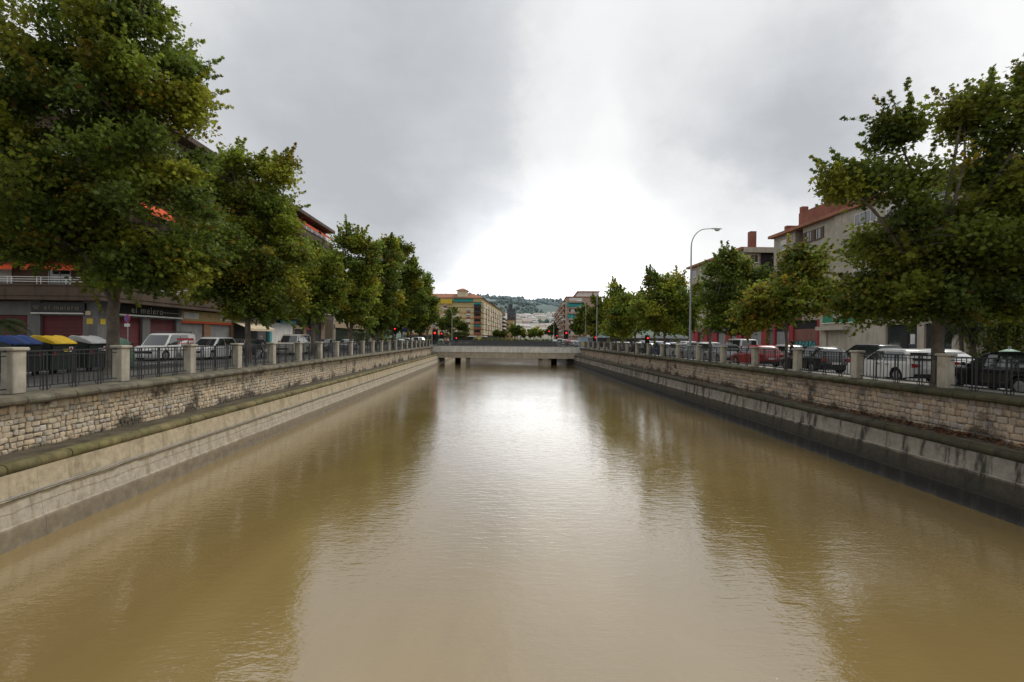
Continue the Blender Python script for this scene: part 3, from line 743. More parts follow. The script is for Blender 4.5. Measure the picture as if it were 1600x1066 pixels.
# right bank
XR = 16.85
def rt(px): return (XR, Yof(px, XR), GZ)
GR = 'plane trees along the right bank'
b = (XR, 8.6, GZ); tree('large plane tree nearest the viewer on the right bank, at the edge of the photo', b, [(.4, -.6, 8, 3.4, 3.4, 3.6), (0, 0, 11, 2.4, 2.4, 2.2)], .24, 3.2, 300, 46, .24, 31, group=GR, bright=.9)
b = rt(1466); Y = b[1]
tree('huge dark plane tree standing in front of the white hatchback, right bank', b,
     [B(1465, 390, 112, 72, b, Y), B(1405, 300, 72, 66, b, Y), B(1322, 280, 40, 38, b, Y), B(1392, 205, 36, 44, b, Y), B(1545, 215, 62, 90, b, Y), B(1570, 340, 95, 120, b, Y), B(1385, 450, 58, 36, b, Y), B(1335, 470, 34, 26, b, Y), B(1500, 165, 34, 40, b, Y), B(1362, 510, 18, 18, b, Y), B(1575, 445, 84, 52, b, Y), B(1615, 150, 50, 60, b, Y), B(1440, 474, 84, 24, b, Y), B(1545, 478, 84, 26, b, Y)],
     .215, 2.6, 1200, 66, .165, 32, group=GR, yellow=.03, bright=.80, lean=(.1, .1), limbs=11, spread=.46, shoot=1.2, holes=[(1405, 1500, 262, 325, .62), (1530, 1575, 190, 250, .5), (1440, 1470, 180, 240, .6), (1345, 1385, 290, 330, .5)])
b = rt(1228); Y = b[1]
tree('small plane tree with yellow-green foliage above the red car, right bank', b, [B(1210, 470, 46, 40, b, Y), B(1245, 418, 36, 34, b, Y), B(1180, 495, 28, 22, b, Y), B(1252, 460, 26, 34, b, Y), B(1278, 455, 20, 30, b, Y)], .085, 2.4, 340, 58, .19, 33, group=GR, yellow=.32, bright=1.1)
b = rt(1109); Y = b[1]
tree('rounded plane tree beside the tall lamp post, right bank', b, [B(1143, 462, 46, 56, b, Y), B(1136, 412, 32, 32, b, Y), B(1172, 455, 36, 50, b, Y), B(1120, 485, 24, 36, b, Y), B(1152, 500, 40, 24, b, Y), B(1188, 468, 22, 42, b, Y)], .11, 2.7, 470, 60, .21, 34, group=GR, yellow=.05, bright=1.1)
b = rt(1038); Y = b[1]
tree('plane tree with feathery upright top shoots, left of the tall lamp post, right bank', b, [B(1042, 486, 42, 42, b, Y), B(1024, 440, 13, 22, b, Y), B(1050, 438, 13, 24, b, Y), B(1040, 462, 34, 24, b, Y), B(1076, 476, 22, 38, b, Y), B(1018, 492, 24, 30, b, Y), B(1008, 478, 18, 28, b, Y), B(1072, 498, 22, 26, b, Y)], .12, 2.6, 420, 54, .25, 35, group=GR, yellow=.07, bright=1.2, lobes=False, shoot=1.3)
b = rt(992); Y = b[1]
tree('low plane tree with an olive crown between two taller ones, right bank', b, [B(990, 494, 34, 34, b, Y), B(1006, 484, 26, 28, b, Y), B(972, 500, 22, 26, b, Y), B(992, 472, 28, 22, b, Y), B(1012, 472, 18, 26, b, Y)], .11, 2.6, 330, 52, .27, 36, group=GR, yellow=.1, bright=1.2, lobes=False)
b = rt(962); Y = b[1]
tree('plane tree with a thin leaning top spray above its crown, right bank', b, [B(964, 494, 24, 34, b, Y), B(962, 456, 10, 12, b, Y), B(958, 474, 14, 18, b, Y), B(956, 443, 5, 6, b, Y), B(970, 500, 22, 24, b, Y)], .12, 2.6, 310, 52, .29, 37, group=GR, yellow=.06, bright=1.2, lobes=False)
b = (XR + .3, 84.0, GZ)
tree('dark plane tree at the far end of the right bank row, beside the bridge', b, [B(936, 493, 20, 32, b, 84), B(926, 505, 10, 22, b, 84), B(948, 503, 18, 24, b, 84)], .12, 2.6, 270, 50, .32, 38, group=GR, yellow=.05, bright=.85, lobes=False)
# beyond the bridge
GF = 'trees beyond the bridge'
for lb, px, Y, gr, bl, se, br, yl in (
    ('broad dark tree before the yellow apartment block, beyond the bridge', 706, 150, 3.0, [(706, 505, 24, 27), (722, 512, 16, 18), (692, 512, 14, 18)], 41, .72, .04),
    ('dark green tree in the middle distance left of the avenue, below the dark tower', 808, 240, 3, [(804, 516, 9, 10), (814, 519, 9, 9)], 42, .75, .02),
    ('light green tree at the far end of the avenue', 834, 330, 3, [(832, 519, 11, 8), (844, 520, 9, 8)], 43, 1.35, .05),
    ('small dark tree at the foot of the yellow block', 782, 260, 2.5, [(776, 521, 7, 6), (786, 522, 6, 5)], 44, .6, .02),
    ('dark tree at the foot of the right-hand brick block', 862, 250, 3, [(864, 516, 7, 9), (857, 519, 5, 7)], 45, .7, .03),
    ('green tree left of the brick block with teal awnings, by the pale lamp post', 906, 120, 3, [(912, 498, 12, 22), (902, 512, 8, 14)], 46, .85, .06),
    ('broad tree beyond the side street, left of the blue sign', 628, 125, 3, [(628, 498, 22, 28), (615, 508, 14, 20)], 48, .8, .05),
    ('tree beyond the left bank palms and the dark glass shopfront', 600, 118, 3, [(600, 490, 22, 32), (590, 508, 16, 20)], 49, .75, .05),
    ('broad green tree behind the low pavilion, beyond the right bank row', 965, 140, 3, [(965, 498, 26, 22), (945, 505, 18, 16)], 51, .85, .05),
    ('green tree behind the parked cars between pavilion and lamp post', 1030, 128, 3, [(1030, 496, 30, 22), (1000, 502, 24, 18)], 52, .8, .05),
    ('tree behind the blue car under the right bank row', 1075, 118, 3, [(1072, 500, 26, 20), (1050, 504, 20, 16)], 53, .8, .05),
    ('tree behind the palms at the far left bank, beyond the side street', 668, 118, 3, [(668, 492, 13, 26), (656, 498, 12, 22)], 47, .85, .06)):
    x = Xof(px, Y); b = (x, Y, -.3)
    tree(lb, b, [B(q[0], q[1], q[2], q[3], b, Y) for q in bl], .2, gr, 170, 30, .38 + Y / 700, se, kind='street_tree', group=GF, yellow=yl, bright=br, lobes=False, spread=.7, branches=False)

def palm(label, base, h, fr, n, seed, group, lean=0.0, tr=.14, bright=1.0):
    rnd = random.Random(seed); rng = np.random.default_rng(seed)
    r = empty('palm_tree', base, 0, label, 'palm', group)
    t = MB(); P = [(lean * (q ** 1.6), lean * .4 * q, -.2 + (h + .2) * q) for q in (0, .2, .4, .6, .8, 1)]
    t.tube(P, [tr * 1.3, tr, tr * .95, tr * .95, tr, tr * 1.1], 9); t.build('trunk', M['bark'], r, smooth=60)
    f = MB(); tip = Vector(P[-1])
    for k in range(n):
        a = 2 * math.pi * (k * .618) ; up = rnd.uniform(-.35, 1.1); ln = fr * rnd.uniform(.8, 1.1)
        pts = []
        for i in range(8):
            q = i / 7; 
            pts.append(tip + Vector((math.cos(a) * ln * q * math.cos(up * .8), math.sin(a) * ln * q * math.cos(up * .8), ln * (math.sin(up) * q - .75 * q * q))))
        v = rnd.uniform(.6, 1.2) * bright; f.col = (.055 * v, .075 * v, .022 * v)
        f.tube(pts, [.02] * 7 + [.006], 4, False)
        side = Vector((-math.sin(a), math.cos(a), 0))
        for i in range(1, 30):
            q = i / 30 * 7; j = min(int(q), 6); p = pts[j].lerp(pts[j + 1], q - j); d = (pts[j + 1] - pts[j]).normalized()
            wl = fr * .22 * math.sin(math.pi * min(.95, .12 + i / 32))
            for sg in (-1, 1):
                e = p + side * sg * wl + d * wl * .7 + Vector((0, 0, -wl * rnd.uniform(.2, .7)))
                f.add([tuple(p), tuple(p + d * .05), tuple(e)], [(0, 1, 2)])
    f.build('fronds', M['leaf'], r, colors=True)
    return r
palm('small fan palm growing behind the blue bin at the left edge', (-27.2, 27.0, -.05), 2.2, 1.9, 26, 3, None)
for i, (px, X, h, ln, lb) in enumerate(((1503, 33.5, 2.9, -.3, 'leaning palm nearest the dark shopfronts, right-hand garden'), (1516, 34.5, 3.2, .9, 'palm leaning to the right in the right-hand garden'), (1523, 35.5, 3.0, -.5, 'middle palm of the right-hand garden cluster'), (1544, 34.0, 3.4, .2, 'straight palm at the right end of the garden cluster'))):
    palm(lb, (X, Yof(px, X), -.1), h, 2.0, 24, 60 + i, 'palms in the right-hand garden', ln, .13, .7)
for i, (px, Y, h, lb) in enumerate(((582, 96, 2.4, 'low bushy palm beyond the dark glass shopfront, left bank'), (598, 104, 2.6, 'second bushy palm further along the left bank, nearer the traffic light'), (566, 92, 2.2, 'bushy palm closest to the dark glass shopfront, left bank'))):
    palm(lb, (Xof(px, Y), Y, -.2), h, 3.0, 30, 70 + i, 'palms beyond the shops on the left bank', 0, .25, 1.4)

def bush(name, label, base, blobs, clumps, per, leaf, seed, bright=.6, cat='bush', group=None):
    rng = np.random.default_rng(seed); root = empty(name, base, 0, label, cat, group); C = []
    for b in blobs:
        n = int(clumps / len(blobs)); d = rng.normal(size=(n, 3)); d /= np.linalg.norm(d, axis=1)[:, None]
        C.append(np.array(b[:3]) + d * (rng.random(n) ** .45)[:, None] * np.array(b[3:6]))
    C = np.concatenate(C); C[:, 2] = np.maximum(C[:, 2], .1)
    idx = np.repeat(np.arange(len(C)), per); P = C[idx] + rng.normal(size=(len(idx), 3)) * .22; P[:, 2] = np.maximum(P[:, 2], .02)
    pal = np.array(GREEN); cols = (pal[rng.integers(0, 5, len(C))] * rng.uniform(.6, 1.3, (len(C), 1)))[idx] * rng.uniform(.7, 1.3, (len(idx), 1)) * bright
    w = MB()
    for c in C[::6]: w.tube([(c[0] * .2, c[1] * .2, -.1), (c[0] * .6, c[1] * .6, c[2] * .6), tuple(c)], [.03, .02, .008], 4, False)
    w.build('stems', M['bark'], root); leaf_object('foliage', P, leaf, cols, M['leaf'], False, root, seed=seed + 1, flat=.2)
    return root
X = 33.0; Y = Yof(1572, X)
bush('shrub', 'dense dark shrub standing behind the black car, right edge', (X, Y, -.1), [(0, 0, 1.6, 1.5, 1.5, 1.6), (.3, 0, 3.0, 1.0, 1.0, 1.0)], 200, 30, .16, 80, .5)
X = 32.2
bush('hedge', 'clipped dark hedge along the garden on the right bank', (X, 31.5, -.1), [(0, y, .42, .4, 1.0, .42) for y in np.arange(-7.5, 7.6, 1.0)], 330, 26, .12, 81, .55, 'hedge')

x = Xof(800, 172)
bush('hedge', 'long dark hedge crossing the far end of the canal beyond the bridges', (x, 172, -.3), [(q, 0, .75, 1.6, .9, .95) for q in np.arange(-13, 14, 2.0)], 420, 24, .34, 90, .6, 'hedge')
x = Xof(645, 134)
bush('hedge', 'dark hedge behind the white cars at the left end of the bridge', (x, 134, -.3), [(q, 0, .8, 1.6, .9, 1.0) for q in np.arange(-9, 10, 2.0)], 300, 24, .3, 92, .6, 'hedge')
# ------------------------------------------------------------------ buildings
# local frame of a building: x along the street front, y into the building, z up; the front faces -y and the end wall at x=0 faces -x
WCACHE = {}
def window_meshes(w, h, style):
    k = (w, h, style)
    if k in WCACHE: return WCACHE[k]
    fm = {'white': M['white_metal'], 'dark': M['dark'], 'brown': M['brown_wood'], 'blind': M['white_metal'], 'halfblind': M['white_metal'], 'shut': M['brown_wood']}[style]
    a = MB(); e = .06
    a.box(-w / 2, -w / 2 + e, -.05, .02, 0, h); a.box(w / 2 - e, w / 2, -.05, .02, 0, h)
    a.box(-w / 2 + e, w / 2 - e, -.05, .02, 0, e); a.box(-w / 2 + e, w / 2 - e, -.05, .02, h - e, h); a.box(-.025, .025, -.045, .02, e, h - e)
    a.box(-w / 2 - .06, w / 2 + .06, -.12, .02, -.07, -.002)
    b = MB(); b.box(-w / 2 + e, w / 2 - e, -.012, .02, e, h - e)
    c = None
    if style in ('blind', 'halfblind'):
        c = MB(); z0 = e if style == 'blind' else h * .5
        c.box(-w / 2 + e, w / 2 - e, -.055, -.02, z0, h - e)
    if style == 'shut':
        c = MB()
        for s in (-1, 1): c.box(*sorted((s * w / 2, s * (w / 2 + .5))), -.09, -.04, 0, h)
    r = (a.mesh('window', fm), b.mesh('pane', M['pane']), c.mesh('blind' if style != 'shut' else 'shutter', M['blind'] if style != 'shut' else M['brown_wood']) if c else None)
    WCACHE[k] = r
    return r
M['brown_wood'] = mat('brown_wood', (.09, .05, .03), .6, .25, 4)
M['blind'] = mat('roller_blind', (.62, .60, .55), .6, .1, 3)
def window(root, x, y, z, w, h, style, rz=0.0):
    me = window_meshes(w, h, style)
    o = link('window', me[0], root, (x, y, z), rz)
    link('pane', me[1], o)
    if me[2]: link('shutter' if style == 'shut' else 'blind', me[2], o)
    return o
def sign_text(txt, size, m, parent, loc, rot, name='lettering', ext=.012, sx=1.0, font_space=1.0):
    cu = bpy.data.curves.new(name, 'FONT'); cu.body = txt; cu.size = size; cu.extrude = ext; cu.align_x = 'CENTER'; cu.align_y = 'CENTER'; cu.space_character = font_space
    o = bpy.data.objects.new('tmp', cu); COL.objects.link(o)
    dg = bpy.context.evaluated_depsgraph_get(); me = bpy.data.meshes.new_from_object(o.evaluated_get(dg))
    bpy.data.objects.remove(o)
    me.name = name; me.materials.clear(); me.materials.append(m)
    t_ = link(name, me, parent, loc); t_.rotation_euler = rot; t_.scale = (sx, 1, 1)
    return t_
def part(root, name, m, *boxes, loc=(0, 0, 0), smooth=None):
    a = MB()
    for b in boxes: a.box(*b)
    return a.build(name, m, root, loc, smooth=smooth)
def awning(root, m, x0, x1, z, drop, out, y=0.0, name='awning'):
    a = MB(); a.prism_x([(y, z), (y, z + .04), (y - out, z - drop + .04), (y - out - .02, z - drop - .22), (y - out, z - drop - .22), (y - out, z - drop)], x0, x1)
    return a.build(name, m, root)
def awning_side(root, m, y0, y1, z, drop, out, x=0.0):
    a = MB(); a.prism_y([(x, z), (x, z + .04), (x - out, z - drop + .04), (x - out - .02, z - drop - .22), (x - out, z - drop - .22), (x - out, z - drop)], y0, y1)
    return a.build('awning', m, root)

# --- corner block with the grey shop, left bank
M['grey_wall'] = mat('grey_stone_cladding', (.15, .149, .147), .7, .15, 1.2, dirt=.3)
M['brown_brick'] = brick_mat('brown_brick', (.15, .085, .055), (.19, .11, .07), (.16, .13, .10))
M['brown_slab'] = mat('brown_concrete_band', (.10, .07, .049), .85, .2, .7, .3, 12, dirt=.6)
M['red_shutter'] = shutter_mat('dark_red_shutter', (.11, .015, .018))
M['grey_shutter'] = shutter_mat('grey_shutter', (.25, .25, .245))
M['black_sign'] = mat('black_sign_board', (.008, .008, .009), .35, .1, 3)
M['cream_wall'] = mat('cream_shop_front', (.55, .42, .20), .8, .12, 1.5, dirt=.2)
M['letter'] = mat('pale_lettering', (.42, .40, .34), .5, .05, 3)
M['gold_letter'] = mat('dull_gold_lettering', (.24, .20, .12), .5, .05, 3)
M['white_wall'] = mat('white_render', (.68, .67, .64), .8, .12, 1.2, dirt=.25)
M['teal_wall'] = mat('teal_panel', (.10, .36, .38), .6, .15, 1.5)
M['yellow_plate'] = mat('yellow_plate', (.62, .44, .04), .5, .08, 5)
X0 = -29.0; Y0 = Yof(153, X0)
rt_ = empty('corner_building', (X0, Y0, -.05), R(90), 'brown brick corner block over a grey shop with dark red shutters, left bank', 'building')
S = lambda px: Yof(px, X0) - Y0
LEN = S(511)
part(rt_, 'ground_floor_wall', M['grey_wall'], (.3, LEN, .35, 14, 0, 4.0), (.3, 1.0, 1.0, 30, 0, 3.99),
     (0, S(183), 0, 1.05, 0, 4.0), (S(223), S(235), 0, .35, 0, 3.95), (S(276), S(284), 0, .35, 0, 3.95), (S(183), S(276), .1, .35, 2.95, 3.95),
     (0, .3, 4.05, 4.95, 0, 4.0), (0, .3, 8.5, 9.4, 0, 4.0), (0, .3, 12.6, 13.4, 0, 4.0), (.1, .3, 1.05, 30, 2.95, 3.95))
part(rt_, 'upper_wall', M['brown_brick'], (.35, LEN - .02, .35, 14, 4.0, 19.0), (.36, 13.9, 13.9, 30, 4.01, 18.98))
for a, b in ((183, 223), (235, 276)): part(rt_, 'roller_shutter', M['red_shutter'], (S(a) + .01, S(b) - .01, .2, .345, 0, 2.95))
for a, b in ((1.06, 4.04), (4.96, 8.49), (9.41, 12.59)): part(rt_, 'roller_shutter', M['red_shutter'], (.2, .295, a, b, 0, 2.95))
for a, b in ((284, 320), (331, 362)): part(rt_, 'roller_shutter', M['grey_shutter'], (S(a) + .01, S(b) - .01, .2, .345, 0, 2.75))
M['orange_brick'] = brick_mat('orange_brick', (.25, .13, .075), (.29, .16, .09), (.2, .16, .12))
part(rt_, 'brick_pier', M['orange_brick'], (S(320), S(331), .05, .35, 0, 2.75)); part(rt_, 'brick_pier', M['orange_brick'], (S(362), S(366), .05, .35, 0, 3.99))
part(rt_, 'shop_fascia', M['cream_wall'], (S(284), S(362) - .01, .02, .35, 2.95, 3.9))
part(rt_, 'fascia_trim', M['fabric_orange'], (S(284), S(362) - .01, -.03, .3, 2.76, 2.945))
for a, b in ((287, 310), (343, 361)): part(rt_, 'shop_sign', M['white_wall'], (S(a), S(b), -.06, .018, 3.15, 3.75))
f = part(rt_, 'shop_sign', M['black_sign'], (S(183) - .5, S(280) - .3, -.16, .09, 3.22, 3.93))
sign_text('el melero', .74, M['letter'], f, ((S(204.6) + S(249.4)) / 2, -.166, 3.57), (R(90), 0, 0), sx=1.0, font_space=1.25)
a = MB()
for i in range(9): a.box(S(252) + i * .24, S(252) + i * .24 + .17, -.172, -.158, 3.50, 3.56)
a.build('small_print', M['letter'], f)
f2 = part(rt_, 'shop_sign', M['black_sign'], (-.16, .09, .8, 4.55, 3.18, 3.84))
sign_text('el melero', .50, M['gold_letter'], f2, (-.166, 2.42, 3.50), (R(90), 0, R(-90)), sx=1.0, font_space=1.25)
a = MB()
for k, (dy, dz, l) in enumerate(((0, .1, .5), (.06, 0, .38), (.12, -.1, .26))): a.box(-.172, -.158, 3.95 + dy, 3.95 + dy + l, 3.49 + dz, 3.53 + dz)
a.build('wave_emblem', M['gold_letter'], f2)
part(rt_, 'awning_cassette', M['white_metal'], (S(182), S(281), -.26, -.16, 3.08, 3.19))
part(rt_, 'awning_cassette', M['white_metal'], (-.26, -.16, .85, 4.5, 3.05, 3.14))
for x, y, rot in ((-.012, .55, 0), (.45, -.012, 1)):
    part(rt_, 'notice_plate', M['yellow_plate'], (x - .01, .0, y - .22, y + .22, 2.35, 2.75) if not rot else (x - .22, x + .22, y - .01, 0, 2.35, 2.75))
part(rt_, 'alarm_box', M['fabric_cream'], (-.1, .0, .45, .8, 3.0, 3.3))
for k in range(5):          # banded balcony fronts that run round the corner, white rails on the first
    z = 4.0 + 3.0 * k
    part(rt_, 'balcony_front', M['brown_slab'], (-1.0, LEN, -1.0, -.88, z, z + 1.0), (-1.0, -.88, -.88, 30, z, z + 1.0), (-.88, LEN - .003, -.88, .34, z + .003, z + .2), (-.88, .34, .345, 30, z + .003, z + .2),
         (-1.05, LEN + .01, -1.05, -1.0, z + .3, z + .42), (-1.05, -1.0, -1.0, 30, z + .3, z + .42), (-1.07, LEN + .02, -1.07, -.85, z + 1.002, z + 1.1), (-1.07, -.85, -.84, 30, z + 1.002, z + 1.1))
    rl = MB()
    for h in (.16, .32, .48):
        rl.box(-.98, LEN, -.98, -.94, z + 1.1 + h, z + 1.14 + h); rl.box(-.985, -.945, -.935, 30, z + 1.1 + h, z + 1.14 + h)
    for i in range(int(LEN / 2.0)): rl.box(-.9 + i * 2.0, -.86 + i * 2.0, -.99, -.935, z + 1.1, z + 1.62); rl.box(-.62 + i * 2.0, -.58 + i * 2.0, -.99, -.935, z + 1.1, z + 1.62)
    for i in range(14): rl.box(-.99, -.934, -.9 + i * 2.0, -.86 + i * 2.0, z + 1.1, z + 1.62); rl.box(-.99, -.934, -.62 + i * 2.0, -.58 + i * 2.0, z + 1.1, z + 1.62)
    rl.build('balcony_rail', M['white_metal'], rt_)
    for i in range(11):
        x = 3.0 + i * 4.0
        if x < LEN - 2: window(rt_, x, .35, z + .95 if i % 3 else z + .25, 1.6, 1.35 if i % 3 else 2.05, ('white', 'halfblind', 'blind')[(i + k) % 3])
    for i in range(3): window(rt_, .36, 3.0 + i * 4.2, z + .6, 1.6, 1.7, ('white', 'halfblind')[(i + k) % 2], R(-90))
awning(rt_, M['fabric_orange'], S(190), S(240), 12.15, 1.0, 1.5, -.6); awning(rt_, M['fabric_orange'], S(247), S(292), 12.15, 1.0, 1.5, -.6)
for k, x0, x1 in ((4, LEN - 12, LEN - 6.5), (4, LEN - 5.5, LEN - .6), (1, S(215), S(250)), (3, S(330), S(380))):
    awning(rt_, M['fabric_orange'], x0, x1, 4.0 + 3 * (k + 1) - .15, .9, 1.25, .34)
awning_side(rt_, M['fabric_orange'], 1.9, 4.4, 17.9, .7, 1.3, -.6)
for k, y0, y1 in ((0, .6, 4.6), (0, 5.2, 8.6), (2, 1.0, 4.0)):
    awning_side(rt_, M['fabric_orange'], y0, y1, 4.0 + 3 * (k + 1) - .12, .55, 1.2, .34)
part(rt_, 'eaves_slab', M['brown_slab'], (-1.2, LEN + .1, -1.2, 14, 19.003, 19.45), (-1.2, 13.8, 14.003, 30, 19.003, 19.45))
part(rt_, 'penthouse', M['brown_brick'], (2, LEN - 3.2, 1.2, 12, 19.453, 21.0))
awning(rt_, M['fabric_cream'], S(364), S(409), 3.25, .85, 2.0, .34)
part(rt_, 'shop_opening', M['dark'], (S(368), S(406), .25, .345, 0, 2.9))
part(rt_, 'air_conditioner', M['white_wall'], (S(396), S(403), -.15, .34, 3.3, 3.85))
part(rt_, 'white_shopfront', M['white_wall'], (S(425), S(458), .05, .345, 0, 3.35))
part(rt_, 'shopfront_canopy', M['teal_wall'], (S(438), S(459), -.3, .04, 3.36, 3.8)); part(rt_, 'shop_sign', M['teal_wall'], (S(421), S(424.5), -.05, .3, .9, 2.4))
part(rt_, 'shop_opening', M['dark'], (S(462), S(473), .2, .345, 0, 2.6)); part(rt_, 'shop_sign', M['fabric_cream'], (S(461), S(474), .1, .345, 2.7, 3.2))
part(rt_, 'shop_opening', M['dark'], (S(480), S(487), .2, .345, 0, 2.6)); part(rt_, 'shop_sign', M['red_paint'], (S(480), S(487), .1, .345, 2.65, 3.0))
for a, b in ((474.5, 479), (459, 460.6), (488, 492), (502, 505)): part(rt_, 'brick_pier', M['orange_brick'], (S(a), S(b), .02, .35, 0, 3.99))
part(rt_, 'shop_opening', M['dark'], (S(494), S(501), .2, .345, 0, 2.8))

# --- further block, left bank
yb = Yof(522, -30.0)
r2 = empty('shop_block', (-30.0, yb, -.05), R(90), 'low tan block with dark glass shopfronts behind the trees, further along the left bank', 'building')
M['tan'] = mat('tan_render', (.33, .25, .16), .85, .15, .8, dirt=.4)
part(r2, 'wall', M['tan'], (0, 38, .3, 14, 0, 9.5), (0, .8, 0, .3, 0, 3.3), (9, 9.8, 0, .3, 0, 3.3), (20, 20.8, 0, .3, 0, 3.3), (30, 30.8, 0, .3, 0, 3.3), (0, 38, -.2, .3, 3.3, 3.9))
for a, b in ((.8, 9), (9.8, 20), (20.8, 30), (30.8, 38)): part(r2, 'shopfront_glass', M['pane'], (a + .01, b - .01, .2, .295, 0, 3.29))
part(r2, 'roof', M['terracotta'], (-.6, 38.6, -.7, 14.5, 9.503, 9.75))
for k in range(2):
    for i in range(9): window(r2, 2.2 + i * 4.1, .3, 4.7 + 2.6 * k, 1.5, 1.4, ('white', 'halfblind', 'blind')[(i * 2 + k) % 3])

# --- beige blocks, right bank
M['beige_brick'] = brick_mat('beige_brick', (.40, .36, .29), (.45, .40, .32), (.36, .33, .28))
M['beige_wall'] = mat('beige_render', (.46, .41, .33), .85, .12, .8, dirt=.35)
M['red_pier'] = mat('red_painted_pier', (.30, .03, .035), .7, .15, 1.5, dirt=.3)
M['maroon'] = shutter_mat('maroon_shutter', (.21, .075, .05))
M['green_sign'] = mat('green_sign_board', (.02, .20, .10), .5, .1, 2)
M['brick_red'] = mat('brick_red_render', (.25, .095, .065), .85, .2, .9, dirt=.35)
M['recess_shade'] = mat('recess_shade', (.025, .02, .02), .8, .2, 2)  # near-black colour standing in for the shade inside recesses
XB = 37.0
def Yb(px): return Yof(px, XB)
YA = Yb(1207)
ra = empty('apartment_block', (XB, YA, -.05), R(-90), 'beige brick apartment block with terracotta penthouse and green shop sign', 'building')
D = lambda px: YA - Yb(px)
LA = D(1493)
ZT = 15.45
part(ra, 'ground_floor_wall', M['beige_wall'], (D(1280), LA, .35, 12, 0, 4.2), (D(1280), D(1290), 0, .35, 0, 4.2), (D(1323), D(1383), 0, .35, 0, 4.2), (D(1290), D(1323), 0, .35, 2.95, 4.2), (D(1432), D(1443), 0, .35, 0, 3.3), (D(1383), LA, 0, .35, 3.3, 4.2), (LA - .35, LA, .0, .35, 0, 3.3))
part(ra, 'shop_wall', M['recess_shade'], (0, D(1280) - .005, .35, 12, 0, 4.2))
for a, b in ((1231.5, 1238), (1275.5, 1280), (1207, 1210)): part(ra, 'red_pier', M['red_pier'], (max(D(a), .01), D(b) - .006, .02, .345, 0, 4.15))
sh = part(ra, 'roller_shutter', M['maroon'], (D(1238), D(1275.5) - .01, .2, .345, 0, 3.15))
part(ra, 'roller_shutter', M['grey_shutter'], (D(1211), D(1231) , .2, .345, 0, 2.9)); part(ra, 'roller_shutter', M['beige_wall'], (D(1290) + .01, D(1323) - .01, .2, .345, 0, 2.94))
part(ra, 'awning_box', M['beige_wall'], (D(1283), D(1327), -.75, -.01, 2.92, 3.32))
gs = part(ra, 'shop_sign', M['green_sign'], (D(1286), D(1345), -.12, -.005, 3.75, 4.75))
part(ra, 'sign_ledge', M['white_metal'], (D(1285), D(1346), -.18, -.003, 3.66, 3.745))
sign_text('TIC', .62, M['letter'], gs, (D(1330), -.126, 4.22), (R(90), 0, 0), font_space=1.05)
a = MB()
for i, (hh_, w_) in enumerate(((.2, .22), (.34, .12), (.22, .24), (.3, .1))): a.box(D(1301) + i * .36, D(1301) + i * .36 + w_, -.13, -.118, 4.0, 4.0 + hh_)
a.build('worn_lettering', M['letter'], gs)
# spray-painted bubble tag on the maroon shutter
M['tag_teal'] = mat('teal_spray_paint', (.06, .25, .25), .6, .15, 4); M['tag_line'] = mat('dark_spray_paint', (.012, .03, .04), .6, .1, 4)
a = MB(); b = MB(); rnd = random.Random(4); xs = D(1239.5); x1_ = D(1271)
for i in range(6):
    cx = xs + (x1_ - xs) * (i + .5) / 6; w_ = (x1_ - xs) / 6 * 1.12; h_ = 1.75 + .25 * math.sin(i * 2.1); ang = .12
    pts = [(cx + math.cos(q) * w_ * .5 + ang * math.sin(q) * h_ * .5, .9 + math.sin(q) * h_ * .5) for q in [2 * math.pi * k / 18 for k in range(18)]]
    pts = [(x + rnd.uniform(-.05, .05), max(.08, z + rnd.uniform(-.08, .08))) for x, z in pts]
    a.add([(x, .195 - i * .0006, z) for x, z in pts], [tuple(range(18))])
    b.tube([(x, .19, z) for x, z in pts + pts[:1]], .03, 4, False)
    b.tube([(cx - .05, .19, .35), (cx + .02, .19, .9), (cx + .12, .19, 1.35)], .035, 4, False)
g_ = a.build('graffiti', M['tag_teal'], sh); b.build('graffiti_outline', M['tag_line'], g_)
for a_, b_ in ((1383, 1432), (1443, 1491)): part(ra, 'shopfront_glass', M['pane'], (D(a_) + .01, D(b_) - .02, .2, .345, 0, 3.29))
part(ra, 'shop_poster', M['white_wall'], (D(1419), D(1426), .17, .198, 1.5, 2.4)); part(ra, 'shop_door', M['dark'], (D(1404), D(1415), .15, .197, 0, 2.5))
part(ra, 'upper_wall', M['beige_brick'], (0, D(1240), .0, 12, 4.2, ZT), (D(1240), D(1252), 1.5, 12, 4.2, ZT), (D(1252), D(1304), .0, 12, 4.2, ZT), (D(1304), LA, -.25, 12, 4.203, ZT))
part(ra, 'loggia_shadow', M['recess_shade'], (D(1240) + .01, D(1252) - .01, 1.35, 1.495, 4.3, ZT - .2))  # dark panel painted as the shade of the loggia
for k in range(4):
    z = 4.3 + 2.85 * k
    part(ra, 'balcony', M['brick_red'], (D(1240) + .02, D(1252) - .02, -.1, .05, z, z + 1.0))
part(ra, 'roof', M['terracotta'], (-.4, LA + .4, -.65, 12.4, ZT + .003, ZT + .35))
a = MB(); a.prism_x([(-.6, ZT + .353), (2.6, ZT + 1.5), (9, ZT + 1.5), (12.3, ZT + .353)], -.35, LA + .3); a.build('roof_slope', M['terracotta'], ra)
part(ra, 'penthouse', M['brick_red'], (D(1226), D(1272), 1.6, 6, ZT + .6, ZT + 2.7)); part(ra, 'roof_box', M['brick_red'], (D(1209), D(1213), 1.2, 3, ZT + .6, ZT + 1.6))
part(ra, 'chimney', M['brick_red'], (D(1262), D(1271), 1.7, 2.9, ZT + 2.703, ZT + 3.6)); part(ra, 'chimney', M['brick_red'], (D(1226), D(1230), 1.7, 2.5, ZT + 2.703, ZT + 3.5))
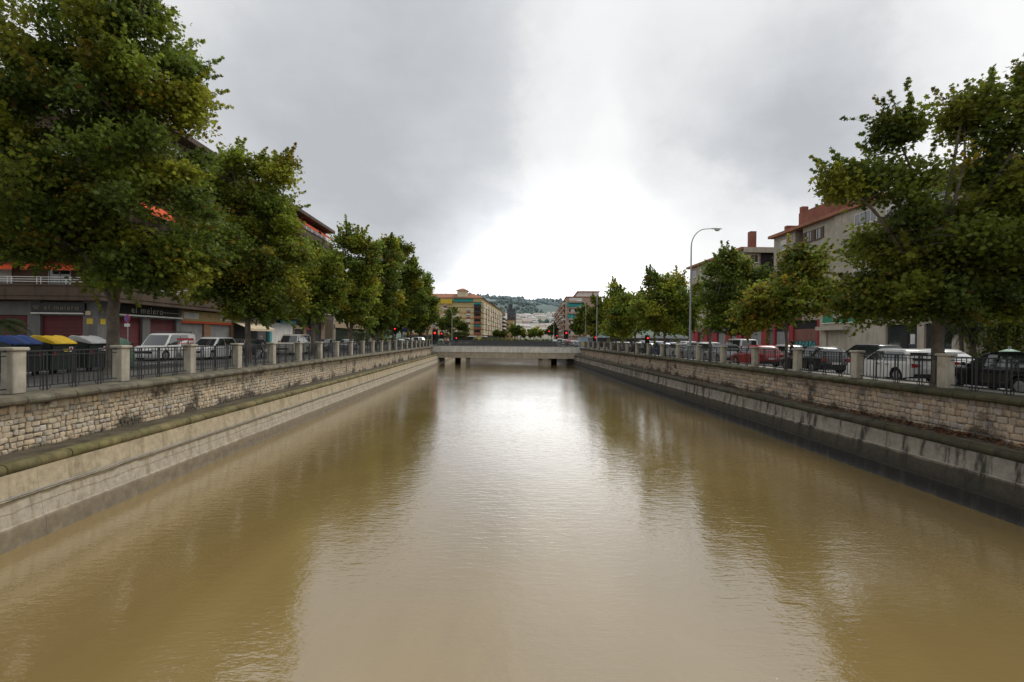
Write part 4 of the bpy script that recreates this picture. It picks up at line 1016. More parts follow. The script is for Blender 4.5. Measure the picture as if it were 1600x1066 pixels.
a = MB(); x = D(1248); a.tube([(x, 3, ZT + 2.7), (x, 3, ZT + 4.4)], .02, 5); a.tube([(x - .7, 3, ZT + 4.3), (x + .7, 3, ZT + 4.3)], .015, 5)
for i in range(5): a.tube([(x - .6 + .3 * i, 2.75, ZT + 4.3), (x - .6 + .3 * i, 3.25, ZT + 4.3)], .01, 4)
a.build('antenna', M['galv'], ra)
for k in range(4):
    z = 5.0 + 2.85 * k
    for px, st, w_ in ((1262, 'shut', 1.2), (1275, 'shut', 1.2), (1345, 'white', 1.5), (1362, 'white', 1.5), (1395, 'halfblind', 1.4), (1418, 'white', 1.4), (1450, 'halfblind', 1.4), (1474, 'white', 1.4), (1222, 'halfblind', 1.2)):
        window(ra, D(px), 0 if px < 1304 else -.25, z, w_, 1.25, st)
YB_ = Yb(1077); Yg = Yb(1160)
rb = empty('apartment_block', (XB, YB_, -.05), R(-90), 'long beige block behind the trees with a tall thin chimney and red shop piers', 'building')
E = lambda px: YB_ - Yb(px)
LB = E(1207) - .02
part(rb, 'ground_floor_wall', M['grey_wall'], (0, LB, .35, 12, 0, 4.2), (0, LB, 0, .35, 3.2, 4.2))
for px in (1082, 1097, 1112, 1133, 1150, 1162, 1189): part(rb, 'red_pier', M['red_pier'], (E(px), min(E(px + 8), LB - .02), -.02, .34, 0, 3.9))
for a_, b_ in ((1105.2, 1111.5), (1120.5, 1132.5), (1141.5, 1149.5), (1170.5, 1188.5)): part(rb, 'roller_shutter', M['grey_shutter'], (E(a_), E(b_), .2, .345, 0, 3.0))
f = part(rb, 'shop_sign', M['blue_paint'], (E(1113), E(1133), -.15, -.03, 3.05, 3.75))
a = MB()
for i in range(7): a.box(E(1115) + i * 1.0, E(1115) + i * 1.0 + .6, -.165, -.15, 3.25, 3.5)
a.build('lettering', M['letter'], f)
part(rb, 'upper_wall', M['beige_brick'], (0, E(1160), 0, 12, 4.203, ZT), (E(1160), LB, 8.0, 12, 4.203, ZT))
part(rb, 'loggia_shade_panel', M['recess_shade'], (E(1160) + .003, E(1160) + .12, 2.6, 5.2, 4.3, ZT - .3))  # flat dark panel for the shade of a loggia in the end wall
part(rb, 'roof', M['terracotta'], (-.5, E(1160) + .5, -.65, 12.4, ZT + .003, ZT + .35), (E(1160) + .503, LB, 7.5, 12.4, ZT + .003, ZT + .35))
part(rb, 'roof_cornice', M['beige_wall'], (E(1160) + .52, E(1160) + .75, -.3, 7.4, ZT - .5, ZT + .25))
part(rb, 'chimney', M['brick_red'], (E(1160) - 1.6, E(1160) - .7, 1.4, 2.3, ZT + .353, ZT + 3.0))
for k in range(4):
    z = 5.0 + 2.85 * k
    for i in range(6): window(rb, 2.0 + i * 3.3, 0, z, 1.4, 1.25, ('white', 'halfblind', 'shut')[(i + k) % 3])
    window(rb, E(1160), 1.6, z, 1.3, 1.2, 'white', R(90))

# --- recessed building and garden fence at the right edge
rc = empty('garden_building', (44.0, 39.0, -.05), R(-90), 'cream building set back behind the palm garden at the right edge', 'building')
part(rc, 'wall', M['beige_wall'], (0, 26, 0, 8, 0, 11)); part(rc, 'plinth', M['brick_red'], (0, 26, -.15, -.003, 0, 1.0))
for k in range(3):
    for i in range(5): window(rc, 3 + i * 5, 0, 1.6 + 3 * k, 1.5, 1.4, 'white')
part(rc, 'roof', M['terracotta'], (-.4, 26.4, -.5, 8.4, 11.003, 11.3))
gf = empty('garden_fence', (37.6, 28.0, -.05), R(-90), 'iron bar fence on a low wall before the palm garden, right edge', 'fence')
part(gf, 'low_wall', M['beige_wall'], (-10, 14, 0, .25, 0, .55))
a = MB()
for i in range(160): a.box(-9.9 + i * .15, -9.88 + i * .15, .11, .13, .55, 2.0)
for z in (.7, 1.85): a.box(-10, 14, .10, .14, z, z + .04)
a.build('bars', M['iron'], gf)

# --- yellow apartment block beyond the bridge
M['yellow_wall'] = mat('yellow_render', (.58, .47, .24), .85, .12, .3, dirt=.2)
M['pale_yellow'] = mat('pale_yellow_render', (.66, .60, .42), .85, .1, .3)
M['red_brick_far'] = mat('red_brick_panel', (.27, .10, .06), .85, .15, .4)
BEND = 5.5
Yq = 256.0; Xq = Xof(752, Yq)
ry = empty('yellow_apartment_block', (Xq, Yq, -.3), R(90 - BEND), 'yellow apartment block with red brick panels and teal awnings beyond the bridge', 'building')
Lq, Dq, H = 116.0, 42.0, 23.2
part(ry, 'wall', M['yellow_wall'], (0, Lq, 0, 16, 0, H), (0.002, 16, 16, Dq, 0, H - .004))
bands = [(-.12, -.003, -.1, Dq, 3.4 + 2.9 * k, 3.4 + 2.9 * k + .3) for k in range(7)] + [(-.1, Lq, -.12, -.003, 3.4 + 2.9 * k, 3.4 + 2.9 * k + .3) for k in range(7)]
for q in bands: part(ry, 'floor_band', M['red_brick_far'], q)
part(ry, 'shopfront', M['dark'], (-.06, -.003, 4.2, Dq, 0, 3.2)); part(ry, 'shopfront', M['dark'], (4, Lq, -.06, -.003, 0, 3.2)); part(ry, 'shop_canopy', M['white_wall'], (-1.5, -.07, 2.4, 14, 2.6, 3.1)); part(ry, 'shop_canopy', M['white_wall'], (.5, 14, -1.5, -.07, 2.6, 3.1))
a = MB(); a.loft([[(-1, -1, H + .003), (Lq + .5, -1, H + .003), (Lq + .5, 17, H + .003), (-1, 17, H + .003)], [(5, 5, H + 2.6), (Lq - 5, 5, H + 2.6), (Lq - 5, 11, H + 2.6), (5, 11, H + 2.6)]])
a.loft([[(-1, 17.004, H + .003), (16.5, 17.004, H + .003), (16.5, Dq + 1, H + .003), (-1, Dq + 1, H + .003)], [(5, 10.5, H + 2.6), (11, 10.5, H + 2.6), (11, Dq - 4, H + 2.6), (5, Dq - 4, H + 2.6)]])
a.build('roof', M['terracotta'], ry)
lan = MB(); lan.box(.6, 6, 8.2, 13.2, H + .2, H + 3.9); ln = lan.build('roof_lantern', M['pale_yellow'], ry)
a = MB(); a.loft([[(-.2, 7.4, H + 3.9), (6.8, 7.4, H + 3.9), (6.8, 14, H + 3.9), (-.2, 14, H + 3.9)], [(2.4, 9.8, H + 5.2), (4.2, 9.8, H + 5.2), (4.2, 11.4, H + 5.2), (2.4, 11.4, H + 5.2)]]); a.build('lantern_roof', M['terracotta'], ln)
for k in range(6):
    z = 3.8 + 2.9 * k
    part(ry, 'corner_balcony', M['red_brick_far'] if k in (0, 1, 2, 3) else M['iron'], (-1.0, -.9, .2, 4.0, z, z + 1.1), (-1.0, .0, .1, .2, z, z + 1.1), (-1.0, -.13, .2, 4.0, z - .15, z))
    part(ry, 'balcony_back_panel', M['recess_shade'], (-.03, -.001, .4, 4.0, z + .05, z + 2.4))  # dark sheet on the wall, shade behind the balcony put in as colour
    if k in (1, 5): awning_side(ry, M['fabric_teal'], .2, 4.0, z + 2.5, .9, 1.0)
    for i, y in enumerate((7.0, 13.0, 19.5, 25.5, 31.5, 37.5)):
        if k == 5 and i < 2: continue
        window(ry, -.004, y, z + .85, 1.9, 1.45, ('halfblind', 'blind', 'blind', 'halfblind')[(i * 2 + k) % 4], R(-90))
        part(ry, 'brick_panel', M['red_brick_far'], (-.06, -.002, y - 1.0, y + 1.0, z - .1, z + .75))
    for i in range(9):         # side front: pale bays between brick recesses
        x = 2 + i * 12.6
        part(ry, 'bay', M['pale_yellow'], (x, x + 7.0, -1.1, -.13, z - .1, z + 2.45))
        window(ry, x + 3.5, -1.1, z + .6, 2.2, 1.4, ('blind', 'halfblind', 'white')[(i + k) % 3])
        if i < 8: part(ry, 'side_balcony', M['white_wall'] if (i + 2 * k) % 5 == 0 else M['red_brick_far'], (x + 7.2, x + 12.4, -.9, -.13, z - .1, z + 1.0))
awning_side(ry, M['fabric_teal'], 4.6, 15.0, H - .4, 1.6, 1.3)
part(ry, 'attic_canopy', M['yellow_plate'], (-1.2, -.13, 15.6, 27, H - 3.2, H - .8))
for x, y in ((4, 20), (3, 4.5), (6, 30), (60, 8), (90, 8)):
    a = MB(); a.tube([(x, y, H + 2), (x, y, H + 6)], .06, 4); a.tube([(x - 1, y, H + 5.6), (x + 1, y, H + 5.6)], .05, 4); a.build('antenna', M['galv'], ry)
dirv = Vector((math.sin(R(BEND)), math.cos(R(BEND)), 0)); nrm = Vector((math.cos(R(BEND)), -math.sin(R(BEND)), 0))
base = Vector((Xq, Yq, -.3))
rw = empty('balcony_block', tuple(base + dirv * 117), R(90 - BEND), 'apartment block with white balcony fronts just behind the yellow block', 'building')
part(rw, 'wall', M['tan'], (0, 34, 0, 14, 0, 22)); part(rw, 'roof', M['terracotta'], (-.4, 34.4, -.6, 14.4, 22.003, 22.5))
for k in range(6):
    part(rw, 'balcony', M['white_wall'], (.5, 33.5, -1.7, -.003, 3.6 + 2.9 * k, 4.6 + 2.9 * k)); part(rw, 'balcony_back_panel', M['recess_shade'], (1, 33, -.03, -.001, 4.65 + 2.9 * k, 6.3 + 2.9 * k))  # balcony shade painted as dark strips on the flat wall
rd = empty('dark_tower', (Xof(799, 430), 430, -.3), R(90 - BEND), 'dark slate-grey tower with a rooftop mast behind the yellow block', 'building')
M['slate'] = mat('slate_cladding', (.065, .075, .085), .6, .2, .2)
part(rd, 'tower', M['slate'], (0, 9, -3.5, 4, 0, 28.5)); part(rd, 'plant_room', M['slate'], (1.5, 5, -.5, 3, 28.5, 32.5)); part(rd, 'mast', M['dark'], (3, 3.7, .6, 1.3, 32.5, 37))
for k in range(8):
    for i in range(3): window(rd, -.01, -2 + i * 2.4, 3 + 3 * k, 1.5, 1.5, 'dark', R(-90))
rl_ = empty('tan_building', (Xof(797, 400), 400, -.3), R(90 - BEND), 'small yellow-tan building in front of the dark tower', 'building')
part(rl_, 'wall', M['cream_wall'], (0, 12, -2.6, 6, 0, 17)); part(rl_, 'roof', M['terracotta'], (-.3, 12.3, -2.9, 6.3, 17.003, 17.4))
for k in range(4):
    for i in range(2): window(rl_, -.01, -1 + i * 3, 3 + 3.3 * k, 1.4, 1.4, 'dark', R(-90))

# --- brick block with teal awnings, far right
M['pink_brick'] = mat('pinkish_brick', (.42, .30, .23), .85, .15, .3)
Yp = 235.0; Xp = Xof(884.5, Yp); LP = 190.0
dv = Vector((math.sin(R(4.8)), math.cos(R(4.8)), 0))
rp_ = empty('brick_apartment_block', tuple(Vector((Xp, Yp, -.3)) + dv * LP), R(-94.8), 'pinkish brick apartment block with teal awnings at the far right of the avenue', 'building')
Hp = 22.3
part(rp_, 'wall', M['pink_brick'], (0, LP, 0, 17, 0, Hp)); part(rp_, 'roof', M['terracotta'], (-.3, LP + .3, -.4, 17.3, Hp + .003, Hp + .4))
part(rp_, 'penthouse', M['white_wall'], (60, LP - 4, 6, 16, Hp + .403, Hp + 3.0)); part(rp_, 'penthouse_roof', M['terracotta'], (59, LP - 3.4, 5.4, 16.5, Hp + 3.003, Hp + 3.4))
for k in range(7):
    z = 3.4 + 2.7 * k
    part(rp_, 'end_balcony', M['white_wall'] if k in (2, 3) else M['pink_brick'], (LP + .003, LP + 1.2, 1.2, 7.8, z, z + 1.0)); part(rp_, 'balcony_back_panel', M['recess_shade'] if k < 6 else M['white_wall'], (LP + .003, LP + .04, 1.3, 7.6, z + 1.0, z + 2.4))  # dark panels paint the shade over the end balconies, the top one is white
    window(rp_, LP + .045, 3.0, z + .9, 1.8, 1.4, 'blind', R(90))
    for i in range(7):
        x = 8 + i * 26
        part(rp_, 'side_balcony', M['white_wall'] if (i + k) % 3 == 0 else M['pink_brick'], (x, x + 15, -1.2, -.003, z, z + 1.0)); 
        part(rp_, 'balcony_back_panel', M['recess_shade'], (x + .5, x + 14.5, -.03, -.001, z + 1.02, z + 2.3))  # flat dark panel painted as the shade above the balcony front
def end_awning(z, y0, y1):
    a = MB(); a.prism_y([(LP, z), (LP + 1.4, z - 1.9), (LP + 1.4, z - 2.4), (LP + 1.35, z - 2.4), (LP + .05, z - .1)], y0, y1); a.build('awning', M['fabric_teal'], rp_)
end_awning(3.4 + 2.7 * 6 + .3, .3, 8.6); end_awning(3.4 + 2.7 * 4 + .2, .6, 4.2)
part(rp_, 'brick_end_panel', M['red_brick_far'], (LP + .002, LP + .4, 8.2, 12, 0, 14))
for x, y in ((LP - 8, 9), (LP - 9, 11)):
    a = MB(); a.tube([(x, y, Hp + 3), (x, y, Hp + 8.5)], .07, 4); a.tube([(x, y - .8, Hp + 8), (x, y + .8, Hp + 8)], .06, 4); a.build('antenna', M['galv'], rp_)

# --- low pavilion and kiosk by the right end of the bridge
rv = empty('pavilion', (Xof(926, 112), 112, -.3), 0, 'low grey pavilion with a white and pale blue fascia beyond the bridge on the right', 'building')
wv = Xof(1075, 112) - Xof(926, 112)
M['pale_blue'] = mat('pale_blue_fascia', (.34, .46, .55), .6, .1, 1)
part(rv, 'wall', M['grey_wall'], (0, wv, .4, 7, 0, 2.3)); part(rv, 'fascia', M['white_wall'], (-.2, wv * .5, 0, 7.2, 2.303, 3.0)); part(rv, 'fascia', M['galv'], (wv * .5 + .003, wv, .05, 7.1, 2.303, 2.8))
for i in range(5): part(rv, 'blue_panel', M['pale_blue'], (.1 + i * 1.35, 1.1 + i * 1.35, -.05, -.003, 2.35, 2.98))
for i in range(6): part(rv, 'shopfront_glass', M['pane'], (.6 + i * wv / 6, wv / 6 - .5 + i * wv / 6, .3, .397, .2, 2.1))
rk = empty('kiosk', (17.9, 101, -.18), 0, 'blue-grey street kiosk with a yellow poster beside the bridge, right bank', 'kiosk')
part(rk, 'body', M['pale_blue'], (-.9, .9, 0, 1.6, 0, 2.15)); part(rk, 'roof', M['galv'], (-1.0, 1.0, -.1, 1.7, 2.15, 2.28)); part(rk, 'poster', M['yellow_plate'], (-.45, .6, -.03, -.003, .3, 1.2))
# ------------------------------------------------------------------ cars
def car_proto(L_, W_, H_, kind):
    """returns [(name, mesh, parent name, location)] for a car that points along +x"""
    h = L_ / 2; zb = .56 * H_ + .06 if kind != 'van' else .54 * H_
    P = dict(hatch=(-.475, -.36, .07, .255), suv=(-.485, -.425, .06, .25), mpv=(-.485, -.43, .12, .30), van=(-.49, -.475, .14, .30), sedan=(-.40, -.24, .06, .235), box=(-.49, -.47, .13, .25))[kind]
    rb_, rt2, ft, wb_ = [q * L_ for q in P]
    xf, xr, wr, wz = .305 * L_, -.29 * L_, .315 * (H_ / 1.47) ** .5, .315 * (H_ / 1.47) ** .5
    ar = wr + .055
    hood = zb - .10 if kind != 'box' else zb - .03
    low = []
    def arc(cx):       # from front to rear under the body
        return [(cx + ar * math.cos(a), max(.2, wz + ar * math.sin(a))) for a in [R(-18 + 216 * i / 10) for i in range(11)]]
    low = [(-h + .02, .30), (-h, .46), (-h + .02, .70), (-h + .05, zb - .06), (min(rb_, -h + .10) if kind != 'sedan' else -h + .12, zb)]
    if kind == 'sedan': low += [(rb_, zb + .02)]
    low += [(0, zb + .0), (wb_, zb - .005), (wb_ + .35 * (h - wb_), (zb + hood) / 2 + .025), (h - .22, hood - .05), (h - .07, hood - .15), (h, .52), (h - .01, .34), (h - .06, .22)]
    n_top = len(low)
    a1 = arc(xf); a2 = arc(xr)
    low += [(xf + ar + .03, .2)] + a1[:] + [(xf - ar - .03, .2), (xr + ar + .03, .2)] + a2[:] + [(xr - ar - .03, .22)]
    arch = set(range(n_top + 1, n_top + 11)) | set(range(n_top + 14, n_top + 24))
    body = MB(); cxm = 0; czm = .55
    rings = []; ks = (-1, -.985, -.93, -.6, 0, .6, .93, .985, 1)
    for k in ks:
        ins = {1: .045, .985: .018, .93: 0, .6: 0, 0: 0}[abs(k)]
        ring = []
        for i, (x, z) in enumerate(low):
            top = i < n_top
            xx = x * (1 - .035 * k * k * (1 if abs(x) > .3 * L_ else .3))
            if top:
                xx -= math.copysign(min(ins, abs(x) * .2), x) if abs(x) > .42 * L_ else 0
                zz = z - ins * (1 if z > zb - .35 else .3)
            else: zz = z
            bulge = 1 - .045 * max(0, (.45 - z)) - .03 * max(0, (z - .6))
            ring.append((xx, k * W_ / 2 * bulge, zz))
        rings.append(ring)
    n = len(low); vs = [p for r in rings for p in r]; fs = []; mi = []
    for q in range(len(rings) - 1):
        for i in range(n):
            j = (i + 1) % n
            fs.append((q * n + i, q * n + j, (q + 1) * n + j, (q + 1) * n + i)); mi.append(1 if i >= n_top - 1 else 0)
    fs.append(tuple(range(n - 1, -1, -1))); mi.append(0); fs.append(tuple((len(rings) - 1) * n + i for i in range(n))); mi.append(0)
    body.add(vs, fs); body.m = mi
    # cabin
    zr = H_
    cab = [(rb_, zb - .03), (rb_ + .35 * (rt2 - rb_), zb + .4 * (zr - zb)), (rt2 - .05, zr - .09), (rt2 + .10, zr - .025), ((rt2 + ft) / 2 - .1, zr), (ft - .16, zr - .025), (ft + .02, zr - .10), (wb_ - .02, zb - .03)]
    tilt = .30 if kind not in ('van', 'box') else .12
    wc = lambda z: W_ / 2 - .045 - tilt * max(0, z - zb) - (.05 * max(0, (z - (zr - .12)) / .12) if z > zr - .12 else 0)
    curve = lambda x, k: x - .10 * k * k * (1 if x > 0 else -1) * (.9 if abs(x) > .05 else 0)
    rings = []
    for k in (-1, -.93, -.5, 0, .5, .93, 1):
        ins = .03 if abs(k) == 1 else 0
        rings.append([(curve(x, k), k * wc(z), z - (ins if z > zr - .15 else 0)) for x, z in cab])
    b0 = len(body.m); body.loft(rings, True, True, True, 0)
    out = [('body', body.mesh('body', [M['paint_dummy'], M['dark']], smooth=32), None, (0, 0, 0))]
    # glass set 5 mm proud of the cabin skin
    def side_glass(x_of, s, nm):
        a = MB(); a.add([(x, s * (wc(z) + .008), z) for x, z in x_of], [tuple(range(len(x_of)))]); out.append((nm, a.mesh(nm, M['glass']), None, (0, 0, 0)))
    zt = zr - .13; z0 = zb + .05
    def xw(z): return wb_ - .02 + (ft + .02 - wb_ + .02) * (z - zb + .03) / (zr - .10 - zb + .03)
    def xk(z):
        if z < zb + .4 * (zr - zb): return rb_ + .35 * (rt2 - rb_) * (z - zb + .03) / (.4 * (zr - zb) + .03)
        return rb_ + .35 * (rt2 - rb_) + (rt2 - .05 - rb_ - .35 * (rt2 - rb_)) * (z - zb - .4 * (zr - zb)) / (zr - .09 - zb - .4 * (zr - zb))
    xm = (wb_ + rb_) * .5 + .10
    for s in (-1, 1):
        side_glass([(xm + .04, z0), (xw(z0) - .24, z0), (xw(zt) - .16, zt), (xm + .04, zt)], s, 'side_window')
        if kind not in ('box',) or True:
            e = .16 if kind != 'van' else .9
            side_glass([(xk(z0) + e + .05, z0 + .03), (xm - .04, z0), (xm - .04, zt), (xk(zt) + e + .08, zt)], s, 'side_window')
    def cross(xa, za, xb, zb2, nm, off, m, kk=.86):
        a = MB(); rr = []
        for k in (-kk, -kk / 2, 0, kk / 2, kk):
            rr.append([(curve(xa, k) + off, k * wc(za), za + .006), (curve(xb, k) + off, k * wc(zb2), zb2 + .006)])
        n_ = len(rr); vs = [p for r in rr for p in r]
        a.add(vs, [(2 * i, 2 * i + 2, 2 * i + 3, 2 * i + 1) for i in range(n_ - 1)])
        out.append((nm, a.mesh(nm, m, smooth=60), None, (0, 0, 0)))
    cross(xw(zb + .03), zb + .03, xw(zr - .15), zr - .15, 'windscreen', .014, M['glass'])
    cross(xk(zb + .09), zb + .09, xk(zr - .16), zr - .16, 'rear_window', -.014, M['glass'], .82)
    # wheels
    ty = MB(); ty.lathe([(wr * .62, -.10), (wr * .93, -.105), (wr, -.07), (wr, .07), (wr * .93, .105), (wr * .62, .10)], 22, axis='y')
    rm = MB(); rm.lathe([(wr * .60, -.103), (wr * .60, .103)], 18, axis='y')
    for i in range(5):
        a = 2 * math.pi * i / 5
        for s in (-1, 1):
            u = Vector((math.cos(a), 0, math.sin(a))); v_ = Vector((-math.sin(a), 0, math.cos(a)))
            P_ = [u * wr * .1 + v_ * .035, u * wr * .6 + v_ * .05, u * wr * .6 - v_ * .05, u * wr * .1 - v_ * .035]
            rm.add([tuple(p + Vector((0, s * .116, 0))) for p in P_] + [tuple(p + Vector((0, s * .104, 0))) for p in P_], [(0, 1, 2, 3), (4, 5, 6, 7), (0, 1, 5, 4), (2, 3, 7, 6)])
    tym = ty.mesh('tyre', M['tyre'], smooth=40); rmm = rm.mesh('rim', M['rim'])
    for x in (xf, xr):
        for s in (-1, 1): out.append(('wheel', (tym, rmm), None, (x, s * (W_ / 2 - .115), wz)))
    # lights, plate, bumper, mirrors
    hz = hood - .17
    for s in (-1, 1):
        a = MB(); a.prism_x([(s * (W_ / 2 - .10), hz - .07), (s * (W_ / 2 - .42), hz - .05), (s * (W_ / 2 - .40), hz + .05), (s * (W_ / 2 - .12), hz + .09)], h - .26, h - .03); out.append(('headlight', a.mesh('headlight', M['headlight']), None, (0, 0, 0)))
        a = MB()
        if kind in ('mpv', 'suv', 'van', 'box'): a.prism_x([(s * (W_ / 2 - .055), zb - .22), (s * (W_ / 2 - .20), zb - .22), (s * (W_ / 2 - .17), zb + .14), (s * (W_ / 2 - .10), zb + .14)], -h + .002, -h + .22)
        else: a.prism_x([(s * (W_ / 2 - .045), zb - .20), (s * (W_ / 2 - .36), zb - .18), (s * (W_ / 2 - .34), zb - .06), (s * (W_ / 2 - .06), zb - .03)], -h + .01, -h + .30)
        out.append(('taillight', a.mesh('taillight', M['taillight']), None, (0, 0, 0)))
        a = MB(); a.cbox(wb_ - .26, s * (W_ / 2 + .04), zb + .03, .10, .17, .13, .03); out.append(('mirror', a.mesh('mirror', M['dark']), None, (0, 0, 0)))
    a = MB(); a.box(-h - .012, -h + .02, -.26, .26, .52, .63); out.append(('licence_plate', a.mesh('licence_plate', M['plate']), None, (0, 0, 0)))
    a = MB(); a.box(h - .02, h + .012, -.26, .26, .36, .47); out.append(('licence_plate', a.mesh('licence_plate', M['plate']), None, (0, 0, 0)))
    a = MB(); a.box(h - .12, h + .008, -W_ * .30, W_ * .30, .50, .64); out.append(('grille', a.mesh('grille', M['black']), None, (0, 0, 0)))
    a = MB(); a.box(-h - .008, -h + .15, -W_ * .42, W_ * .42, .24, .42); out.append(('bumper', a.mesh('bumper', M['dark']), None, (0, 0, 0)))
    # door seams
    a = MB()
    for s in (-1, 1):
        for x in (xm, wb_ - .1, xr + ar * .8):
            a.box(x - .006, x + .006, *sorted((s * (W_ / 2 * .985), s * (W_ / 2 + .002))), .34, zb - .03)
        for x in (xm + .12, xr + ar * .9 + .1): a.box(x, x + .17, *sorted((s * (W_ / 2 * .98), s * (W_ / 2 + .022))), zb - .13, zb - .10)
    out.append(('door_trim', a.mesh('door_trim', M['dark']), None, (0, 0, 0)))
    return out
M['paint_dummy'] = mat('car_paint_silver', (.42, .43, .44), .28, .04, 2, metal=.35, coat=.6)
PAINT = dict(silver=M['paint_dummy'], white=mat('car_paint_white', (.72, .72, .71), .3, .05, 2, coat=.6), black=mat('car_paint_black', (.012, .013, .016), .25, .05, 2, coat=.7),
             red=mat('car_paint_red', (.36, .018, .016), .28, .08, 2, coat=.6), blue=mat('car_paint_blue', (.025, .05, .14), .28, .06, 2, coat=.6), grey=mat('car_paint_grey', (.12, .125, .13), .3, .06, 2, metal=.3, coat=.6),
             dark=mat('car_paint_dark_grey', (.035, .038, .042), .28, .06, 2, coat=.6), cream=mat('car_paint_cream', (.60, .56, .46), .35, .1, 2, coat=.4), pale=mat('car_paint_pale_green', (.45, .53, .50), .3, .06, 2, coat=.5))
PROTO = {}
DIM = dict(hatch=(4.1, 1.74, 1.48), suv=(4.45, 1.84, 1.64), mpv=(4.5, 1.82, 1.60), van=(4.4, 1.82, 1.88), sedan=(4.5, 1.76, 1.44), box=(4.7, 1.82, 1.95))
def car(label, kind, paint, x, y, rz, group=None, cat='car', z=-.18):
    if kind not in PROTO: PROTO[kind] = car_proto(*DIM[kind], kind)
    name = {'van': 'delivery_van', 'box': 'minivan'}.get(kind, 'parked_car')
    r = empty(name, (x, y, z), rz, label, cat, group)
    for nm, me, _, loc in PROTO[kind]:
        if nm == 'wheel':
            t_ = link('wheel', me[0], r, loc); link('rim', me[1], t_)
            continue
        o = link(nm, me, r, loc)
        if nm == 'body':
            o.material_slots[0].link = 'OBJECT'; o.material_slots[0].material = PAINT[paint]
    return r
UP = R(90); DN = R(-90)
G1 = 'cars parked beside the right bank railing'; G2 = 'second row of cars on the right bank road'; G3 = 'cars on the left bank road'; G4 = 'cars beyond the bridge'
XP_ = 18.4
for lb, k, p, y in (
    ('black hatchback parked nearest the viewer beside the right railing', 'hatch', 'black', 16.9),
    ('white hatchback parked behind the big plane tree trunk, right bank', 'hatch', 'white', 22.0),
    ('dark blue-black hatchback whose rear window reflects the sky, right bank', 'hatch', 'black', 27.8),
    ('bright red hatchback parked beside the right railing', 'hatch', 'red', 33.9),
    ('silver hatchback parked just ahead of the red car', 'hatch', 'silver', 39.2),
    ('silver estate car next to the tall lamp post on the right bank', 'mpv', 'silver', 44.2),
    ('white compact car just beyond the tall lamp post, right bank', 'hatch', 'white', 49.2),
    ('dark blue hatchback ahead of the white compact car, right bank', 'hatch', 'blue', 54.4),
    ('black saloon parked two places beyond the white compact car, right bank', 'sedan', 'black', 59.8),
    ('dark grey hatchback three places beyond the white compact car, right bank', 'hatch', 'dark', 65.0),
    ('silver saloon four places beyond the white compact car, right bank', 'sedan', 'silver', 70.3),
    ('grey hatchback five places beyond the white compact car, right bank', 'hatch', 'grey', 75.6)):
    car(lb, k, p, XP_ + random.uniform(-.08, .08), y, UP + R(random.uniform(-1.2, 1.2)), G1)
for lb, k, p, y in (
    ('white saloon standing behind the white hatchback and the big trunk', 'sedan', 'white', 25.6),
    ('dark grey tall car before the shop with the green sign', 'suv', 'dark', 30.3),
    ('silver saloon before the teal graffiti shutter', 'sedan', 'silver', 34.6),
    ('white hatchback behind the red car, before the grey shutters', 'hatch', 'white', 39.4),
    ('white people carrier rising behind the silver hatchback', 'box', 'white', 47.0),
    ('white estate car in the second row, just right of the lamp post', 'mpv', 'white', 54.0),
    ('white tall car in the second row, left of the lamp post', 'suv', 'white', 60.5),
    ('blue car in the second row under the dark trees, right bank', 'hatch', 'blue', 66.0),
    ('white car in the second row near the red signal, right bank', 'mpv', 'white', 71.5),
    ('silver tall car in the second row near the red signal, right bank', 'suv', 'silver', 78.0)):
    car(lb, k, p, 23.6 + random.uniform(-.15, .15), y, UP + R(random.uniform(-1.5, 1.5)), G2)
v = car('white delivery van with a roof rack and red lettering, parked before the corner shop', 'van', 'white', -23.5, 34.8, DN, G3, 'van')
a = MB()
for yy in (-.62, .62): a.tube([(-1.9, yy, 1.98), (.4, yy, 1.98)], .025, 6)
for xx in (-1.8, -1.1, -.4, .3): a.tube([(xx, -.66, 1.96), (xx, .66, 1.96)], .022, 6); [a.tube([(xx, s * .64, 1.8), (xx, s * .64, 1.97)], .018, 5) for s in (-1, 1)]
a.build('roof_rack', M['black'], v)
a = MB(); rnd = random.Random(9)
for row, (z, h_) in enumerate(((1.36, .17), (1.12, .13))):
    x = -1.75
    while x < .1:
        w_ = rnd.uniform(.09, .16); yv = -(1.82 / 2 - .045 - .12 * max(0, z - 1.015)) - .012
        if row == 0: a.box(x, x + w_ * .8, yv - .004, yv + .03, z, z + h_)
        else: a.box(x, x + w_ * .6, yv - .008, yv + .03, z, z + h_ * .7)
        x += w_ + .05
# the canal side of a car that points towards the viewer is its left side (+y)
a.v = [(x, -y, z) for x, y, z in a.v]
a.build('side_lettering', M['red_paint'], v)
car('white crossover driving towards the viewer past the van', 'suv', 'white', -21.6, 36.9, DN, G3)
car('dark grey car behind the cyclist, beside the cream awning', 'hatch', 'dark', -22.9, 43.4, DN, G3)
car('cream white minivan with dark windows and a high flat roof, left bank', 'box', 'cream', -20.0, 47.6, DN, G3, 'minivan')
car('silver grey car behind the minivan, left bank', 'hatch', 'grey', -21.4, 60.2, DN, G3)
car('silver saloon second behind the minivan, left bank', 'sedan', 'silver', -20.6, 66.2, DN, G3)
car('pale greenish car near the left end of the bridge', 'sedan', 'pale', Xof(627, 100), 100, DN + R(50), G4)
car('white car turning by the left end of the bridge, beside the blue sign', 'suv', 'white', Xof(641, 106), 106, DN + R(60), G4)
car('white van by the far left corner of the bridge', 'van', 'white', Xof(656, 110), 110, DN + R(40), G4, 'van')
